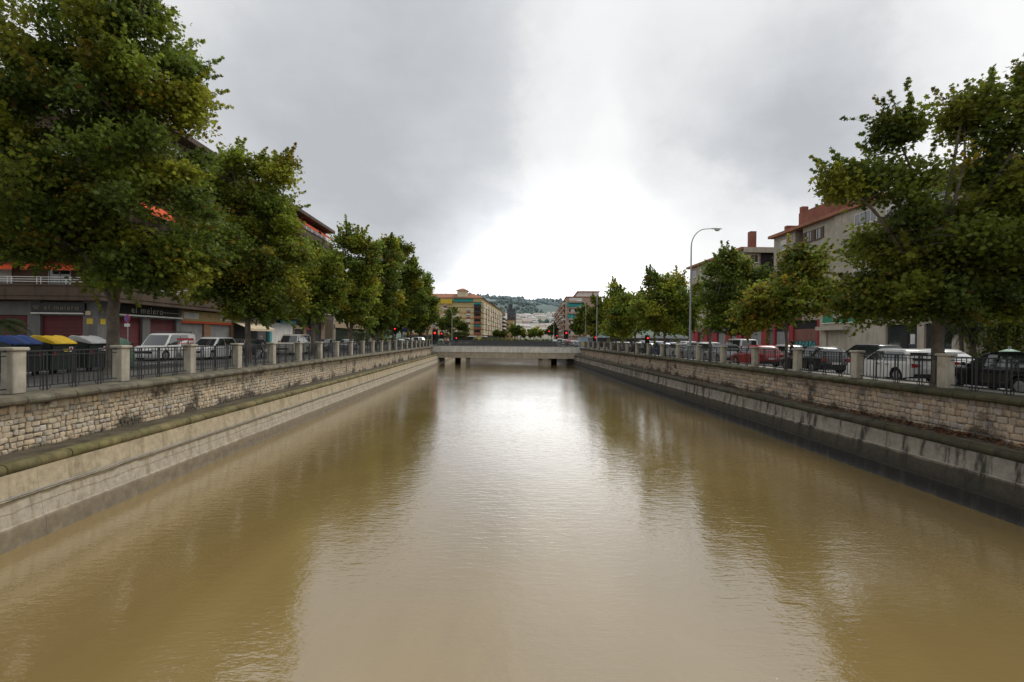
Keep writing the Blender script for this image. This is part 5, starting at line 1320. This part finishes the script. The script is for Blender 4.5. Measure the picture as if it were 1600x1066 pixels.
for i, (px, Y, p, k, lb) in enumerate(((905, 108, 'silver', 'sedan', 'silver car nearest the right end of the bridge'), (896, 118, 'white', 'hatch', 'white car second beyond the right end of the bridge'), (889, 126, 'red', 'hatch', 'red car in the queue beyond the right end of the bridge'),
                                      (882, 136, 'white', 'suv', 'white tall car in the middle of the queue beyond the bridge'), (874, 150, 'white', 'van', 'white van in the queue beyond the bridge'), (867, 165, 'white', 'hatch', 'small white car at the far end of the queue beyond the bridge'), (886, 140, 'grey', 'sedan', 'grey car in the outer lane of the queue beyond the bridge'), (762, 190, 'white', 'hatch', 'white car before the yellow apartment block'))):
    car(lb, k, p, Xof(px, Y), Y, UP + R(-5), G4, z=-.18 if Xof(px, Y) > 17.35 else -.3)

# ------------------------------------------------------------------ waste containers
M['bin_body'] = mat('dark_green_bin_plastic', (.022, .030, .026), .6, .2, 3)
M['reflect'] = mat('red_white_reflector', (.5, .04, .05), .4, .1, 8)
LIDS = dict(blue=mat('blue_bin_lid', (.022, .075, .30), .45, .12, 3), yellow=mat('yellow_bin_lid', (.85, .55, .02), .45, .12, 3), grey=mat('grey_bin_lid', (.50, .51, .52), .5, .12, 3))
def bin_(label, lid, x, y, sticker):
    r = empty('waste_container', (x, y, -.18), R(90), label, 'waste container', 'large lidded waste containers on the left bank'); r.scale = (.86, .84, 1)
    a = MB()     # local: x along the kerb, -y towards the canal
    prof = [(-.50, .18), (-.58, 1.22), (-.60, 1.30), (.62, 1.30), (.60, 1.22), (.52, .18)]
    a.prism_x(prof, -.66, .66)
    for s in (-1, 1): a.prism_x([(-.52, .5), (-.5, .2), (.5, .2), (.55, .9), (.5, 1.46), (.1, 1.42), (-.5, 1.32)], *sorted((s * .663, s * .72)))
    a.box(-.7, .7, .45, .60, 1.30, 1.52); a.build('body', M['bin_body'], r)
    b = MB(); out = [(-.66, 1.31), (-.65, 1.36), (-.48, 1.43), (-.12, 1.58), (.1, 1.645), (.45, 1.67), (.58, 1.61), (.58, 1.31)]
    rr = []
    for x_, q in ((-.64, .0), (-.62, .02), (-.56, .02), (-.53, .0), (-.3, .0), (-.26, -.018), (-.06, -.018), (-.02, 0), (.22, 0), (.26, -.018), (.45, -.018), (.5, 0), (.53, 0), (.56, .02), (.62, .02), (.64, 0)):
        rr.append([(x_, y_ , z_ + (q if 1.33 < z_ else 0)) for y_, z_ in out])
    b.loft(rr, True, True); b.build('lid', LIDS[lid], r, smooth=30)
    for sx_ in (-.5, .5):
        for sy in (-.36, .36): w_ = MB(); w_.lathe([(.05, -.03), (.1, -.03), (.1, .03), (.05, .03)], 12, sx_, sy, .10, axis='y'); w_.box(sx_ - .03, sx_ + .03, sy - .04, sy + .04, .1, .2); w_.build('castor', M['black'], r)
    for x_ in (-.61, .5):
        s_ = MB()
        for k in range(3): s_.add([(x_ + .0, -.592 - .0, .80 + k * .09), (x_ + .11, -.592, .84 + k * .09), (x_ + .11, -.592, .885 + k * .09), (x_, -.592, .845 + k * .09)], [(0, 1, 2, 3)])
        s_.build('reflector_stripe', M['reflect'], r)
    if sticker:
        o = part(r, 'sticker', M['plate'], (.24, .46, -.597, -.585, .96, 1.18)); c = MB(); c.lathe([(.07, -.604), (.07, -.598)], 16, .35, 0, 1.09, axis='y'); c.build('red_disc', M['red_paint'], o)
        part(r, 'sticker', M['yellow_plate'] if lid == 'yellow' else M['plate'], (-.1, .2, -.599, -.586, .97, 1.09))
XC = -19.5
for lb, lid, px, st in (('large waste container with a blue lid at the left edge', 'blue', 26, False), ('large waste container with a yellow lid, between the blue and the grey one', 'yellow', 84, True), ('large waste container with a grey white lid, beside the big tree trunk', 'grey', 140, True)):
    bin_(lb, lid, XC, Yof(px, XC), st)
M['igloo'] = mat('green_igloo_plastic', (.17, .30, .21), .5, .12, 3)
def igloo(label, x, y, z, s=1.0):
    r = empty('bottle_bank', (x, y, z), R(20), label, 'bottle bank')
    a = MB(); a.lathe([(.60 * s, 0), (.70 * s, .12 * s), (.78 * s, .6 * s), (.74 * s, 1.0 * s), (.60 * s, 1.35 * s), (.38 * s, 1.56 * s), (.12 * s, 1.66 * s), (.04 * s, 1.67 * s)], 22); a.build('body', M['igloo'], r, smooth=50)
    for ang in (0, 120, 240, 60):
        b = MB(); q = R(ang); b.lathe([(.10 * s, -.03), (.10 * s, .03)], 12, math.cos(q) * .645 * s, math.sin(q) * .645 * s, 1.28 * s); b.build('opening', M['black'], r)
    c = MB(); c.tube([(-.1 * s, 0, 1.64 * s), (-.08 * s, 0, 1.8 * s), (.08 * s, 0, 1.8 * s), (.1 * s, 0, 1.64 * s)], .02, 6); c.build('lifting_eye', M['galv'], r)
igloo('pale green bottle bank behind the big tree trunk, left bank', -20.0, Yof(183, -20.0), -.18, .97)
igloo('pale green dome of a bottle bank behind the black car, right edge', 24.2, Yof(1577, 24.2), -.18, .90)
igloo('green bottle bank with a white patch near the left end of the bridge', Xof(689, 101), 101, -.18, .92)

# ------------------------------------------------------------------ lamp posts
def lamp(label, x, y, h, arm, ang, z=-.06):
    r = empty('street_lamp', (x, y, z), ang, label, 'street lamp', 'tall curved street lamps')
    a = MB(); a.lathe([(.17, 0), (.17, .06), (.13, .09), (.115, .5), (.105, 1.0)], 12); a.build('base', M['galv'], r, smooth=40)
    hr = min(1.5, arm * .95); P = [(0, 0, .8), (0, 0, h * .45), (0, 0, h - hr)]; Rd = [.105, .08, .055]
    for i in range(1, 8):
        q = R(90 * i / 7 * .96); P.append((hr * (1 - math.cos(q)) * arm / hr * .72, 0, h - hr + hr * math.sin(q))); Rd.append(.05 - .002 * i)
    P.append((arm, 0, h + .03)); Rd.append(.034)
    p = MB(); p.tube(P, Rd, 10); p.build('pole', M['galv'], r, smooth=60)
    l = MB(); rr = []
    for x_, wy, zt, zb_ in ((0, .04, .04, -.04), (.12, .10, .07, -.05), (.35, .17, .09, -.06), (.65, .18, .08, -.06), (.85, .12, .04, -.04), (.95, .03, .0, -.01)):
        rr.append([(arm - .1 + x_, wy * math.cos(R(k * 36)), h + .03 + (zt if math.sin(R(k * 36)) > 0 else -zb_) * math.sin(R(k * 36))) for k in range(10)])
    l.loft(rr); hd = l.build('lamp_head', M['white_metal'], r, smooth=60)
    g_ = MB(); g_.lathe([(.03, -.17), (.1, -.14), (.14, -.05), (.14, .0)], 12, arm + .42, 0, h - .01, 1.7, 1.0); g_.build('lamp_bowl', M['headlight'], hd, smooth=60)
lamp('tall curved street lamp standing by the right railing, clear against the sky', 15.98, Yof(1078, 15.98), 10.95, 1.75, 0)
lamp('tall grey street lamp at the far end of the right bank trees, against the foliage', 15.9, Yof(932, 15.9), 9.5, 1.2, R(20))
lamp('pale street lamp with a short arm towards the canal, right end of the bridge', 15.85, Yof(914.5, 15.85), 8.6, .9, R(180), -.055)
lamp('thin street lamp with a wide curved arm before the brick block with teal awnings', Xof(893, 165), 165, 13.0, 2.6, 0, -.3)
lamp('thin street lamp further along the avenue, left of the brick block', Xof(865, 200), 200, 12.0, 2.2, R(180), -.3)
lamp('curved street lamp before the dark tree and the yellow block', Xof(706, 125), 125, 9.6, 2.3, R(180), -.3)
lamp('grey lamp pole rising into the left bank trees behind the fourth trunk', -18.2, Yof(520, -18.2), 9.5, 1.6, R(180))
lamp('slim pole beside the left end of the bridge', Xof(675, 112), 112, 5.2, .6, R(0), -.3)

# ------------------------------------------------------------------ signals and signs
def signal(label, x, y, h, ang, lamps=3, z0=-.06, sc=1.0, grp='red traffic lights around the bridge'):
    r = empty('traffic_light', (x, y, z0), ang, label, 'traffic light', grp)
    p = MB(); p.tube([(0, .12, 0), (0, .12, h + .55 * sc)], .05, 8); p.build('pole', M['grey_iron'], r)
    hs = MB(); hs.cbox(0, 0, h - .62 * sc, .30 * sc, .22 * sc, .86 * sc, .03); b = hs.build('housing', M['black'], r)
    bp = MB(); bp.box(-.28 * sc, .28 * sc, .112 * sc, .125 * sc, h - .75 * sc, h + .36 * sc); bp.build('back_plate', M['black'], b)
    for i, m_ in enumerate((M['red_on'], M['red_off'], M['red_off'])):
        l = MB(); l.lathe([(.02, -.15 * sc), (.09 * sc, -.135 * sc), (.105 * sc, -.112 * sc)], 14, 0, 0, h - i * .27 * sc, axis='y'); l.build('lamp', m_, b)
        v_ = MB(); v_.loft([[(.125 * sc * math.cos(R(a_)), yy, h - i * .27 * sc + .125 * sc * math.sin(R(a_))) for a_ in range(0, 181, 30)] for yy in (-.11 * sc, -.25 * sc)], False, False, False); v_.build('visor', M['black'], b)
def sig(label, px, py, Y, **k):
    x = Xof(px, Y); z = Zof(px, py, x, Y); z0 = k.pop('z0', -.06)
    signal(label, x, Y, z - z0, 0, z0=z0, **k)
sig('red traffic light on a pole before the left bank trees, near the blue sign', 617, 514, 72)
sig('large red traffic light at the left end of the bridge, on a dark back plate', 679.5, 520.5, 87.2, sc=1.75)
sig('smaller red traffic light just right of the large one, left end of the bridge', 690, 521.5, 99.2, z0=-.055, sc=1.3)
sig('low red traffic light with a white lamp beside it, right of the green bottle bank', 713, 528.5, 103, z0=-.3, sc=1.2)
sig('red traffic light before the brick block at the right end of the bridge', 884.5, 520.5, 104, z0=-.18, sc=1.7)
sig('low red traffic light beside the kiosk, right end of the bridge', 930, 527.5, 84, sc=1.2)
sig('red traffic light among the parked cars under the right bank trees', 1011.5, 528.5, 58, sc=1.0)
sig('distant red traffic light down the avenue, left of the lamp poles', 857.5, 518, 170, z0=-.3, sc=1.8)
sig('second distant red traffic light, low among the queue of cars', 870, 525, 150, z0=-.18, sc=1.4)
def road_sign(label, x, y, z0, zc, rad, face, ring, ang=0, plate=True, tri=False):
    r = empty('road_sign', (x, y, z0), ang, label, 'road sign')
    p = MB(); p.tube([(0, .04, 0), (0, .04, zc - z0 + rad)], .03, 8); p.build('post', M['galv'], r)
    d = MB(); d.lathe([(rad, -.012), (rad, .012)], 24, 0, 0, zc - z0, axis='y'); o = d.build('disc', ring, r)
    d = MB(); d.lathe([(rad * .74, -.02), (rad * .74, -.0125)], 24, 0, 0, zc - z0, axis='y'); f_ = d.build('disc_face', face, o)
    if ring is M['red_paint']:
        d = MB(); d.loft([[(-.55 * rad, -.026, zc - z0 + .47 * rad), (-.47 * rad, -.026, zc - z0 + .55 * rad), (.55 * rad, -.026, zc - z0 - .47 * rad), (.47 * rad, -.026, zc - z0 - .55 * rad)]], True, False); d.build('diagonal_bar', ring, f_)
    if plate: part(r, 'lower_plate', M['plate'], (-rad * .95, rad * .95, -.015, .01, zc - z0 - rad * 1.95, zc - z0 - rad * 1.2))
x = -22.4; y = Yof(199, x)
road_sign('round red and blue no-parking sign with a white plate below, before the dark red shutters', x, y, -.18, Zof(199, 498, x, y), .25, M['blue_paint'], M['red_paint'], R(-20))
x = Xof(633, 78)
road_sign('blue round sign on a post by the left railing near the bridge', x, 78, -.06, Zof(633, 516, x, 78), .30, M['blue_paint'], M['blue_paint'], 0)

# ------------------------------------------------------------------ people and the bicycle
def skin_mesh(name, nodes, edges, mats, colour):
    """one continuous body grown over a skeleton; colour(co) picks the material"""
    me = bpy.data.meshes.new(name); me.from_pydata([n[0] for n in nodes], edges, [])
    o = bpy.data.objects.new('tmp', me); COL.objects.link(o)
    md = o.modifiers.new('s', 'SKIN'); md.use_smooth_shade = True
    for v_, n_ in zip(me.skin_vertices[0].data, nodes): v_.radius = (n_[1], n_[2] if len(n_) > 2 else n_[1])
    me.skin_vertices[0].data[0].use_root = True
    sb = o.modifiers.new('b', 'SUBSURF'); sb.levels = 2; sb.render_levels = 2
    dg = bpy.context.evaluated_depsgraph_get(); r = bpy.data.meshes.new_from_object(o.evaluated_get(dg)); bpy.data.objects.remove(o)
    r.name = name; r.materials.clear()
    for m_ in mats: r.materials.append(m_)
    for p in r.polygons: p.material_index = colour(p.center); p.use_smooth = True
    return r
def figure(name, label, loc, rz, J, top, legs, hair, sleeve=True, group=None):
    """J: joint positions; y is forward"""
    nodes = []; edges = []
    def add(p, r, r2=None, par=None):
        nodes.append((tuple(p), r, r2 or r)); i = len(nodes) - 1
        if par is not None: edges.append((par, i))
        return i
    pel = add(J['pelvis'], .145, .115); wai = add(J['waist'], .135, .10, pel); che = add(J['chest'], .17, .115, wai); sh = add(J['neck0'], .10, .085, che); nk = add(J['neck1'], .055, .06, sh)
    hd0 = add(Vector(J['head']) + Vector((0, -.005, -.06)), .075, .085, nk); hd1 = add(Vector(J['head']) + Vector((0, .0, .05)), .082, .10, hd0); add(Vector(J['head']) + Vector((0, 0, .115)), .05, .06, hd1)
    nose = add(Vector(J['head']) + Vector((0, .115, -.02)), .014, .016, hd0)
    for s in ('l', 'r'):
        a = add(J['shoulder_' + s], .07, .07, sh); b = add(J['elbow_' + s], .045, .045, a); c = add(J['wrist_' + s], .030, .03, b); h_ = add(Vector(J['wrist_' + s]).lerp(Vector(J['hand_' + s]), .6), .036, .02, c)
        d = (Vector(J['hand_' + s]) - Vector(J['wrist_' + s])).normalized(); sd_ = d.cross(Vector((0, 0, 1))); sd_ = sd_.normalized() if sd_.length > .1 else Vector((0, 1, 0))
        for k, (o_, ln) in enumerate(((-.027, .065), (-.009, .08), (.009, .076), (.027, .06))):
            f0 = add(Vector(J['hand_' + s]) + sd_ * o_, .010, .01, h_); add(Vector(J['hand_' + s]) + sd_ * o_ * 1.1 + d * ln - Vector((0, 0, .012)), .008, .008, f0)
        add(Vector(J['wrist_' + s]).lerp(Vector(J['hand_' + s]), .5) - sd_ * .06 + d * .02, .010, .01, h_)
        q = add(J['hip_' + s], .095, .095, pel); k_ = add(J['knee_' + s], .062, .065, q); an = add(J['ankle_' + s], .042, .042, k_); add(J['toe_' + s], .040, .032, an)
    hz = J['neck1'][2]
    wristz = [Vector(J['wrist_l']), Vector(J['wrist_r'])]; ankz = [Vector(J['ankle_l']), Vector(J['ankle_r'])]
    hip = Vector(J['pelvis']); nv = Vector(J['neck1']) - hip; hv = Vector(J['head'])
    knees = [(Vector(J['hip_l']), Vector(J['knee_l']), Vector(J['ankle_l'])), (Vector(J['hip_r']), Vector(J['knee_r']), Vector(J['ankle_r']))]
    arms = [(Vector(J['shoulder_l']), Vector(J['elbow_l']), Vector(J['wrist_l'])), (Vector(J['shoulder_r']), Vector(J['elbow_r']), Vector(J['wrist_r']))]
    def seg(p, a, b):
        t_ = max(0, min(1, (p - a).dot(b - a) / (b - a).length_squared)); return (p - a - (b - a) * t_).length
    def colour(c):
        c = Vector(c)
        if (c - hv).length < .2 or (c - Vector(J['neck1'])).length < .07: return 0
        if min((c - w_).length for w_ in [Vector(J['hand_l']), Vector(J['hand_r'])]) < .12: return 0
        dl = min(min(seg(c, a, b), seg(c, b, d)) for a, b, d in knees); da = min(min(seg(c, a, b), seg(c, b, d)) for a, b, d in arms)
        if min((c - a).length for a in ankz) < .09 or min((c - Vector(J['toe_' + s])).length for s in 'lr') < .09: return 3
        dt = seg(c, hip + nv * .12, Vector(J['neck0']))
        return 2 if dl < min(dt, da) - .01 or (c - hip).dot(nv.normalized()) < .05 and dl < da else 1
    r = empty(name, loc, rz, label, 'person', group)
    me = skin_mesh('body', nodes, edges, [M['skin'], top, legs, M['dark']], colour); link('body', me, r)
    hr = MB(); H_ = hv
    hr.lathe([(.02, .165), (.07, .15), (.102, .10), (.112, .04), (.108, -.02), (.10, -.06)], 14, H_.x, H_.y - .018, H_.z, .92, 1.05)
    hr.v = [(x_, min(y_, H_.y + .085 - max(0, (H_.z + .09 - z_)) * .9), z_) for x_, y_, z_ in hr.v]
    hr.build('hair', hair, r, smooth=60)
    for s in (-1, 1):
        ey = MB(); ey.lathe([(.004, -.006), (.009, 0), (.004, .006)], 8, H_.x + s * .032, H_.y + .098, H_.z + .01, axis='y'); ey.build('eye', M['black'], r)
    return r
def standing(stride=.0, arm=.0):
    return dict(pelvis=(0, 0, .95), waist=(0, 0, 1.10), chest=(0, .01, 1.30), neck0=(0, 0, 1.43), neck1=(0, .01, 1.52), head=(0, .03, 1.64),
                shoulder_l=(-.18, 0, 1.41), elbow_l=(-.23, -.03 - arm, 1.14), wrist_l=(-.23, .06 - arm * .6, .90), hand_l=(-.22, .09 - arm * .6, .82), shoulder_r=(.18, 0, 1.41), elbow_r=(.23, -.03 + arm, 1.14), wrist_r=(.23, .08 + arm * 1.5, .91), hand_r=(.22, .12 + arm * 1.6, .83),
                hip_l=(-.09, 0, .90), knee_l=(-.10, .03 + stride * .5, .49), ankle_l=(-.10, stride, .085), toe_l=(-.11, .16 + stride, .035), hip_r=(.09, 0, .90), knee_r=(.10, .04 - stride * .2, .49), ankle_r=(.10, -stride * .9, .09), toe_r=(.11, .15 - stride * .9, .035))
cloth = lambda n, c: mat(n, c, .9, .2, 6)
M['navy'] = cloth('dark_navy_cloth', (.016, .018, .026)); M['pale_cloth'] = cloth('pale_lilac_cloth', (.45, .44, .52)); M['denim'] = cloth('denim', (.05, .07, .12)); M['white_cloth'] = cloth('white_cloth', (.62, .6, .56)); M['peach_cloth'] = cloth('orange_cloth', (.6, .24, .10)); M['charcoal'] = cloth('charcoal_cloth', (.03, .03, .033))
M['hair_dark'] = mat('dark_hair', (.02, .014, .01), .6, .2, 20); M['hair_grey'] = mat('grey_hair', (.28, .27, .26), .6, .2, 20)
# cyclist
xc = -17.6; yc = 36.2
bk = empty('bicycle', (xc, yc, -.18), R(6), 'dark bicycle being ridden away along the left bank road', 'bicycle')
BW = []
for y_ in (-.53, .53): a = MB(); a.torus((0, y_, .34), .315, .022, 'x', 26, 6); BW.append(a.build('wheel', M['tyre'], bk, smooth=60))
a = MB()
A_, B_, C_, D_ = (0, -.53, .34), (0, -.08, .30), (0, -.22, .82), (0, .38, .86)
for p, q in ((A_, B_), (A_, C_), (B_, C_), (C_, D_), (B_, (0, .40, .76)), ((0, .37, .96), (0, .53, .34))): a.tube([p, q], .019, 7)
a.build('frame', M['galv'], bk, smooth=60)
a = MB(); a.tube([(-.28, .30, 1.03), (-.2, .36, 1.02), (0, .37, .98), (.2, .36, 1.02), (.28, .30, 1.03)], .014, 7); a.build('handlebar', M['black'], bk)
a = MB(); a.loft([[(-.07, -.36, .93), (.07, -.36, .93), (.06, -.36, .98), (-.06, -.36, .98)], [(-.05, -.2, .93), (.05, -.2, .93), (.04, -.2, .975), (-.04, -.2, .975)], [(-.015, -.06, .93), (.015, -.06, .93), (.012, -.06, .96), (-.012, -.06, .96)]]); a.tube([(0, -.22, .80), (0, -.25, .95)], .015, 6); a.build('saddle', M['black'], bk)
a = MB(); a.torus((.03, -.08, .30), .09, .008, 'x', 16, 4); a.tube([(-.06, -.08, .30), (.06, -.08, .30)], .014, 6)
for s, z_ in ((-1, .46), (1, .14)): a.tube([(s * .06, -.08, .30), (s * .07, -.05, z_)], .01, 5); a.box(*sorted((s * .07, s * .16)), -.10, .0, z_ - .012, z_ + .012)
a.build('cranks', M['dark'], bk)
for y_, bw in zip((-.53, .53), BW):
    a = MB()
    for k in range(10):
        q = math.pi * k / 10; a.tube([(0, y_ - .3 * math.cos(q), .34 - .3 * math.sin(q)), (0, y_ + .3 * math.cos(q), .34 + .3 * math.sin(q))], .003, 3, False)
    a.build('spokes', M['galv'], bw)
J = dict(pelvis=(0, -.24, 1.04), waist=(0, -.17, 1.16), chest=(0, -.03, 1.33), neck0=(0, .06, 1.43), neck1=(0, .11, 1.50), head=(0, .16, 1.60),
         shoulder_l=(-.18, .05, 1.42), elbow_l=(-.29, .16, 1.20), wrist_l=(-.27, .28, 1.08), hand_l=(-.25, .335, 1.05), shoulder_r=(.18, .05, 1.42), elbow_r=(.29, .16, 1.20), wrist_r=(.27, .28, 1.08), hand_r=(.25, .335, 1.05),
         hip_l=(-.09, -.22, 1.0), knee_l=(-.12, .16, .88), ankle_l=(-.115, -.05, .55), toe_l=(-.115, .08, .50), hip_r=(.09, -.22, 1.0), knee_r=(.12, .13, .66), ankle_r=(.115, -.08, .25), toe_r=(.115, .07, .19))
figure('person', 'person in dark clothes leaning forward as they ride a bicycle, left bank', (xc, yc, -.18), R(6), J, M['navy'], M['charcoal'], M['hair_grey'])
sack = MB(); sack.loft([[( .05, -.2, .95), (.25, -.2, .95), (.25, -.02, .95), (.05, -.02, .95)], [(.03, -.24, 1.08), (.28, -.24, 1.08), (.28, .02, 1.08), (.03, .02, 1.08)], [(.1, -.15, 1.25), (.2, -.15, 1.25), (.2, -.06, 1.25), (.1, -.06, 1.25)]])
x = Xof(484, 59)
figure('person', 'pedestrian in a pale lilac top walking on the left pavement behind the minivan', (-26.3, Yof(484, -26.3), -.05), R(-160), standing(.2, .1), M['pale_cloth'], M['denim'], M['hair_dark'])
figure('person', 'pedestrian in a white top under the far left bank trees', (Xof(579, 84), 84, -.18), R(150), standing(.18, .1), M['white_cloth'], M['denim'], M['hair_dark'])
figure('person', 'person in dark clothes standing beside the slim tree trunk and the red car', (17.45, Yof(1237, 17.45), -.18), R(70), standing(.05), M['charcoal'], M['navy'], M['hair_dark'])
figure('person', 'person in an orange top crossing at the left end of the bridge', (Xof(697, 99), 97.2, -.055), R(200), standing(.2, .1), M['peach_cloth'], M['navy'], M['hair_dark'])
figure('person', 'person in a white top crossing at the left end of the bridge', (Xof(701, 99), 97.6, -.055), R(190), standing(.22, .1), M['white_cloth'], M['denim'], M['hair_dark'])

# ------------------------------------------------------------------ hills and the town on the slope
def hill_h(x, y):
    import mathutils.noise as mn
    n_ = mn.fractal(Vector((x * .0022, y * .0022, 1.3)), 1.0, 2.1, 5) * 22 + mn.noise(Vector((x * .02, y * .02, 4))) * 4
    def ss(a, b, v): q = max(0, min(1, (v - a) / (b - a))); return q * q * (3 - 2 * q)
    lo = 10 * ss(430, 620, y) + 30 * ss(600, 900, y) + 20 * ss(880, 1150, y)
    mid = 26 * math.exp(-(((x - 60) / 150) ** 2 + ((y - 1220) / 170) ** 2))
    fall = 1 - .30 * ss(120, 420, x)
    far = (108 * ss(1350, 2050, y)) * fall * (1 - .25 * ss(-200, -700, x))
    return lo + mid + far + n_ * ss(500, 1100, y) - 1.2
m = bpy.data.materials.new('haze_tinted_hillside'); t, p = nt(m); L = t.links.new
ge = N(t, 'ShaderNodeNewGeometry'); sp = N(t, 'ShaderNodeSeparateXYZ'); L(ge.outputs['Position'], sp.inputs[0])
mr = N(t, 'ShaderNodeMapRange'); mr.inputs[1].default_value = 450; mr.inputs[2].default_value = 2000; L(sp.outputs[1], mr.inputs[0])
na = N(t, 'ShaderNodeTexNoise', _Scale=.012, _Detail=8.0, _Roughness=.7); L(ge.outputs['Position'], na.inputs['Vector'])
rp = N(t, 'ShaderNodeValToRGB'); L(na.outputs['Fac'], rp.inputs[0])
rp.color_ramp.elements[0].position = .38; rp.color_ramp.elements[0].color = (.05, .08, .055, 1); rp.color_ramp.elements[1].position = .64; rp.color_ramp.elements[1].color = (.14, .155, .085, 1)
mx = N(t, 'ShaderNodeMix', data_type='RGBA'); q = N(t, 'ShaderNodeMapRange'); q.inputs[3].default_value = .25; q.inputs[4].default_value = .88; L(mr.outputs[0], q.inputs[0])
L(q.outputs[0], mx.inputs['Factor']); L(rp.outputs[0], mx.inputs[6]); mx.inputs[7].default_value = (.265, .325, .345, 1); L(mx.outputs[2], p.inputs['Base Color']); p.inputs['Roughness'].default_value = 1; p.inputs['Specular IOR Level'].default_value = 0  # distance haze painted into the base colour, stronger further off
g = MB(); nx, ny = 120, 90
gv = []
for j in range(ny + 1):
    y = 440 + (3200 - 440) * (j / ny) ** 1.25
    for i in range(nx + 1):
        x = -1500 + 3000 * i / nx
        gv.append((x, y, hill_h(x, y)))
g.add(gv, [(j * (nx + 1) + i, j * (nx + 1) + i + 1, (j + 1) * (nx + 1) + i + 1, (j + 1) * (nx + 1) + i) for j in range(ny) for i in range(nx)])
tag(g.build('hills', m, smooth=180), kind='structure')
# woods on the hills read as one mass
wd = MB(); rnd = random.Random(77); cnt = 0
ico = bmesh.new(); bmesh.ops.create_icosphere(ico, subdivisions=1, radius=1); iv = [tuple(v.co) for v in ico.verts]; fi = [tuple(v.index for v in f.verts) for f in ico.faces]; ico.free()
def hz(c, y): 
    k = .2 + .68 * max(0, min(1, (y - 450) / 1450)); return tuple(a * (1 - k) + b * k for a, b in zip(c, (.245, .305, .325)))  # blends distance haze into each tree's own colour
for i in range(5200):
    y = 640 + 1500 * rnd.random() ** .8; s_ = y / F
    x = Xof(rnd.uniform(690, 960), y)
    import mathutils.noise as mn
    if mn.noise(Vector((x * .012, y * .006, 2))) < (-.1 if y > 1300 else -.2 if y > 950 else .0): continue
    z = hill_h(x, y); r_ = rnd.uniform(2.5, 5.2) * (1.5 if y > 1500 else 1.0); v = rnd.uniform(.7, 1.3)
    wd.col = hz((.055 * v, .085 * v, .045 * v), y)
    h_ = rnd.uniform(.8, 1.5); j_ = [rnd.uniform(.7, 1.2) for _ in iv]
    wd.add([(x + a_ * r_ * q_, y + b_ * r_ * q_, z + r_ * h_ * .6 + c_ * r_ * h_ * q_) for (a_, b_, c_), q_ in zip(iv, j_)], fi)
mw = mat('haze_tinted_wood', (1, 1, 1), 1.0, .25, .05, attr=True, world=True, spec=0)
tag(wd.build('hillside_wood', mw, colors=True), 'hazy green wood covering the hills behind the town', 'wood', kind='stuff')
# houses of the town, pale haze put into their colours
HW = [mat('hazy_house_wall_' + n_, c, .9, .08, .1, spec=.1) for n_, c in (('white', (.85, .84, .80)), ('cream', (.76, .70, .60)), ('grey', (.55, .55, .55)), ('pink', (.62, .50, .45)))]
HR = [mat('hazy_house_roof_' + n_, c, .9, .15, .1, spec=.1) for n_, c in (('tile', (.46, .38, .33)), ('grey', (.50, .48, .45)))]
HWIN = mat('hazy_house_window', (.22, .23, .24), .6, .1, .2)
hm = []
for wi, (w_, d_, h_) in enumerate(((9, 8, 6.5), (14, 9, 8), (20, 10, 9), (11, 10, 10))):
    a = MB(); a.box(-w_ / 2, w_ / 2, -d_ / 2, d_ / 2, -6, h_)
    b = MB(); b.prism_x([(-d_ / 2 - .4, h_ + .003), (0, h_ + 1.9), (d_ / 2 + .4, h_ + .003)], -w_ / 2 - .4, w_ / 2 + .4)
    c = MB(); c.box(-.6, .6, -.03, -.002, 0, 1.5)
    hm.append((a, b, c, [(-w_ / 2 + 1.6 + i * 3.4, -d_ / 2, 1 + 3 * k) for k in range(int(h_ // 3)) for i in range(2 if w_ < 10 else 3)]))
HM = {}
for i in range(4):
    for wi in range(4):
        HM[(i, wi)] = (hm[i][0].mesh('wall', HW[wi]), hm[i][1].mesh('roof', HR[(i + wi) % 2]), hm[i][2].mesh('window', HWIN), hm[i][3])
placed = []
LBH = {0: 'small whitewashed house among many on the hazy hillside', 1: 'pale cream house among many on the hazy hillside', 2: 'grey house among many on the hazy hillside', 3: 'pinkish house among many on the hazy hillside'}
tries = 0
while len(placed) < 84 and tries < 6000:
    tries += 1
    y = rnd.uniform(470, 940); px = rnd.uniform(775, 905); x = Xof(px, y)
    if any(abs(x - a_) < 12 and abs(y - b_) < 13 for a_, b_ in placed): continue
    placed.append((x, y))
    wi = rnd.choice((0, 0, 0, 1, 1, 2, 3)); k = rnd.randrange(4)
    o = empty('hillside_house', (x, y, hill_h(x, y)), R(rnd.uniform(-25, 25)), LBH[wi], 'house', 'houses of the town on the hillside: ' + ('white', 'cream', 'grey', 'pink')[wi])
    a_, b_, c_, n_ = HM[(k, wi)]
    link('wall', a_, o); link('roof', b_, o)
    for q in n_: link('window', c_, o, q)
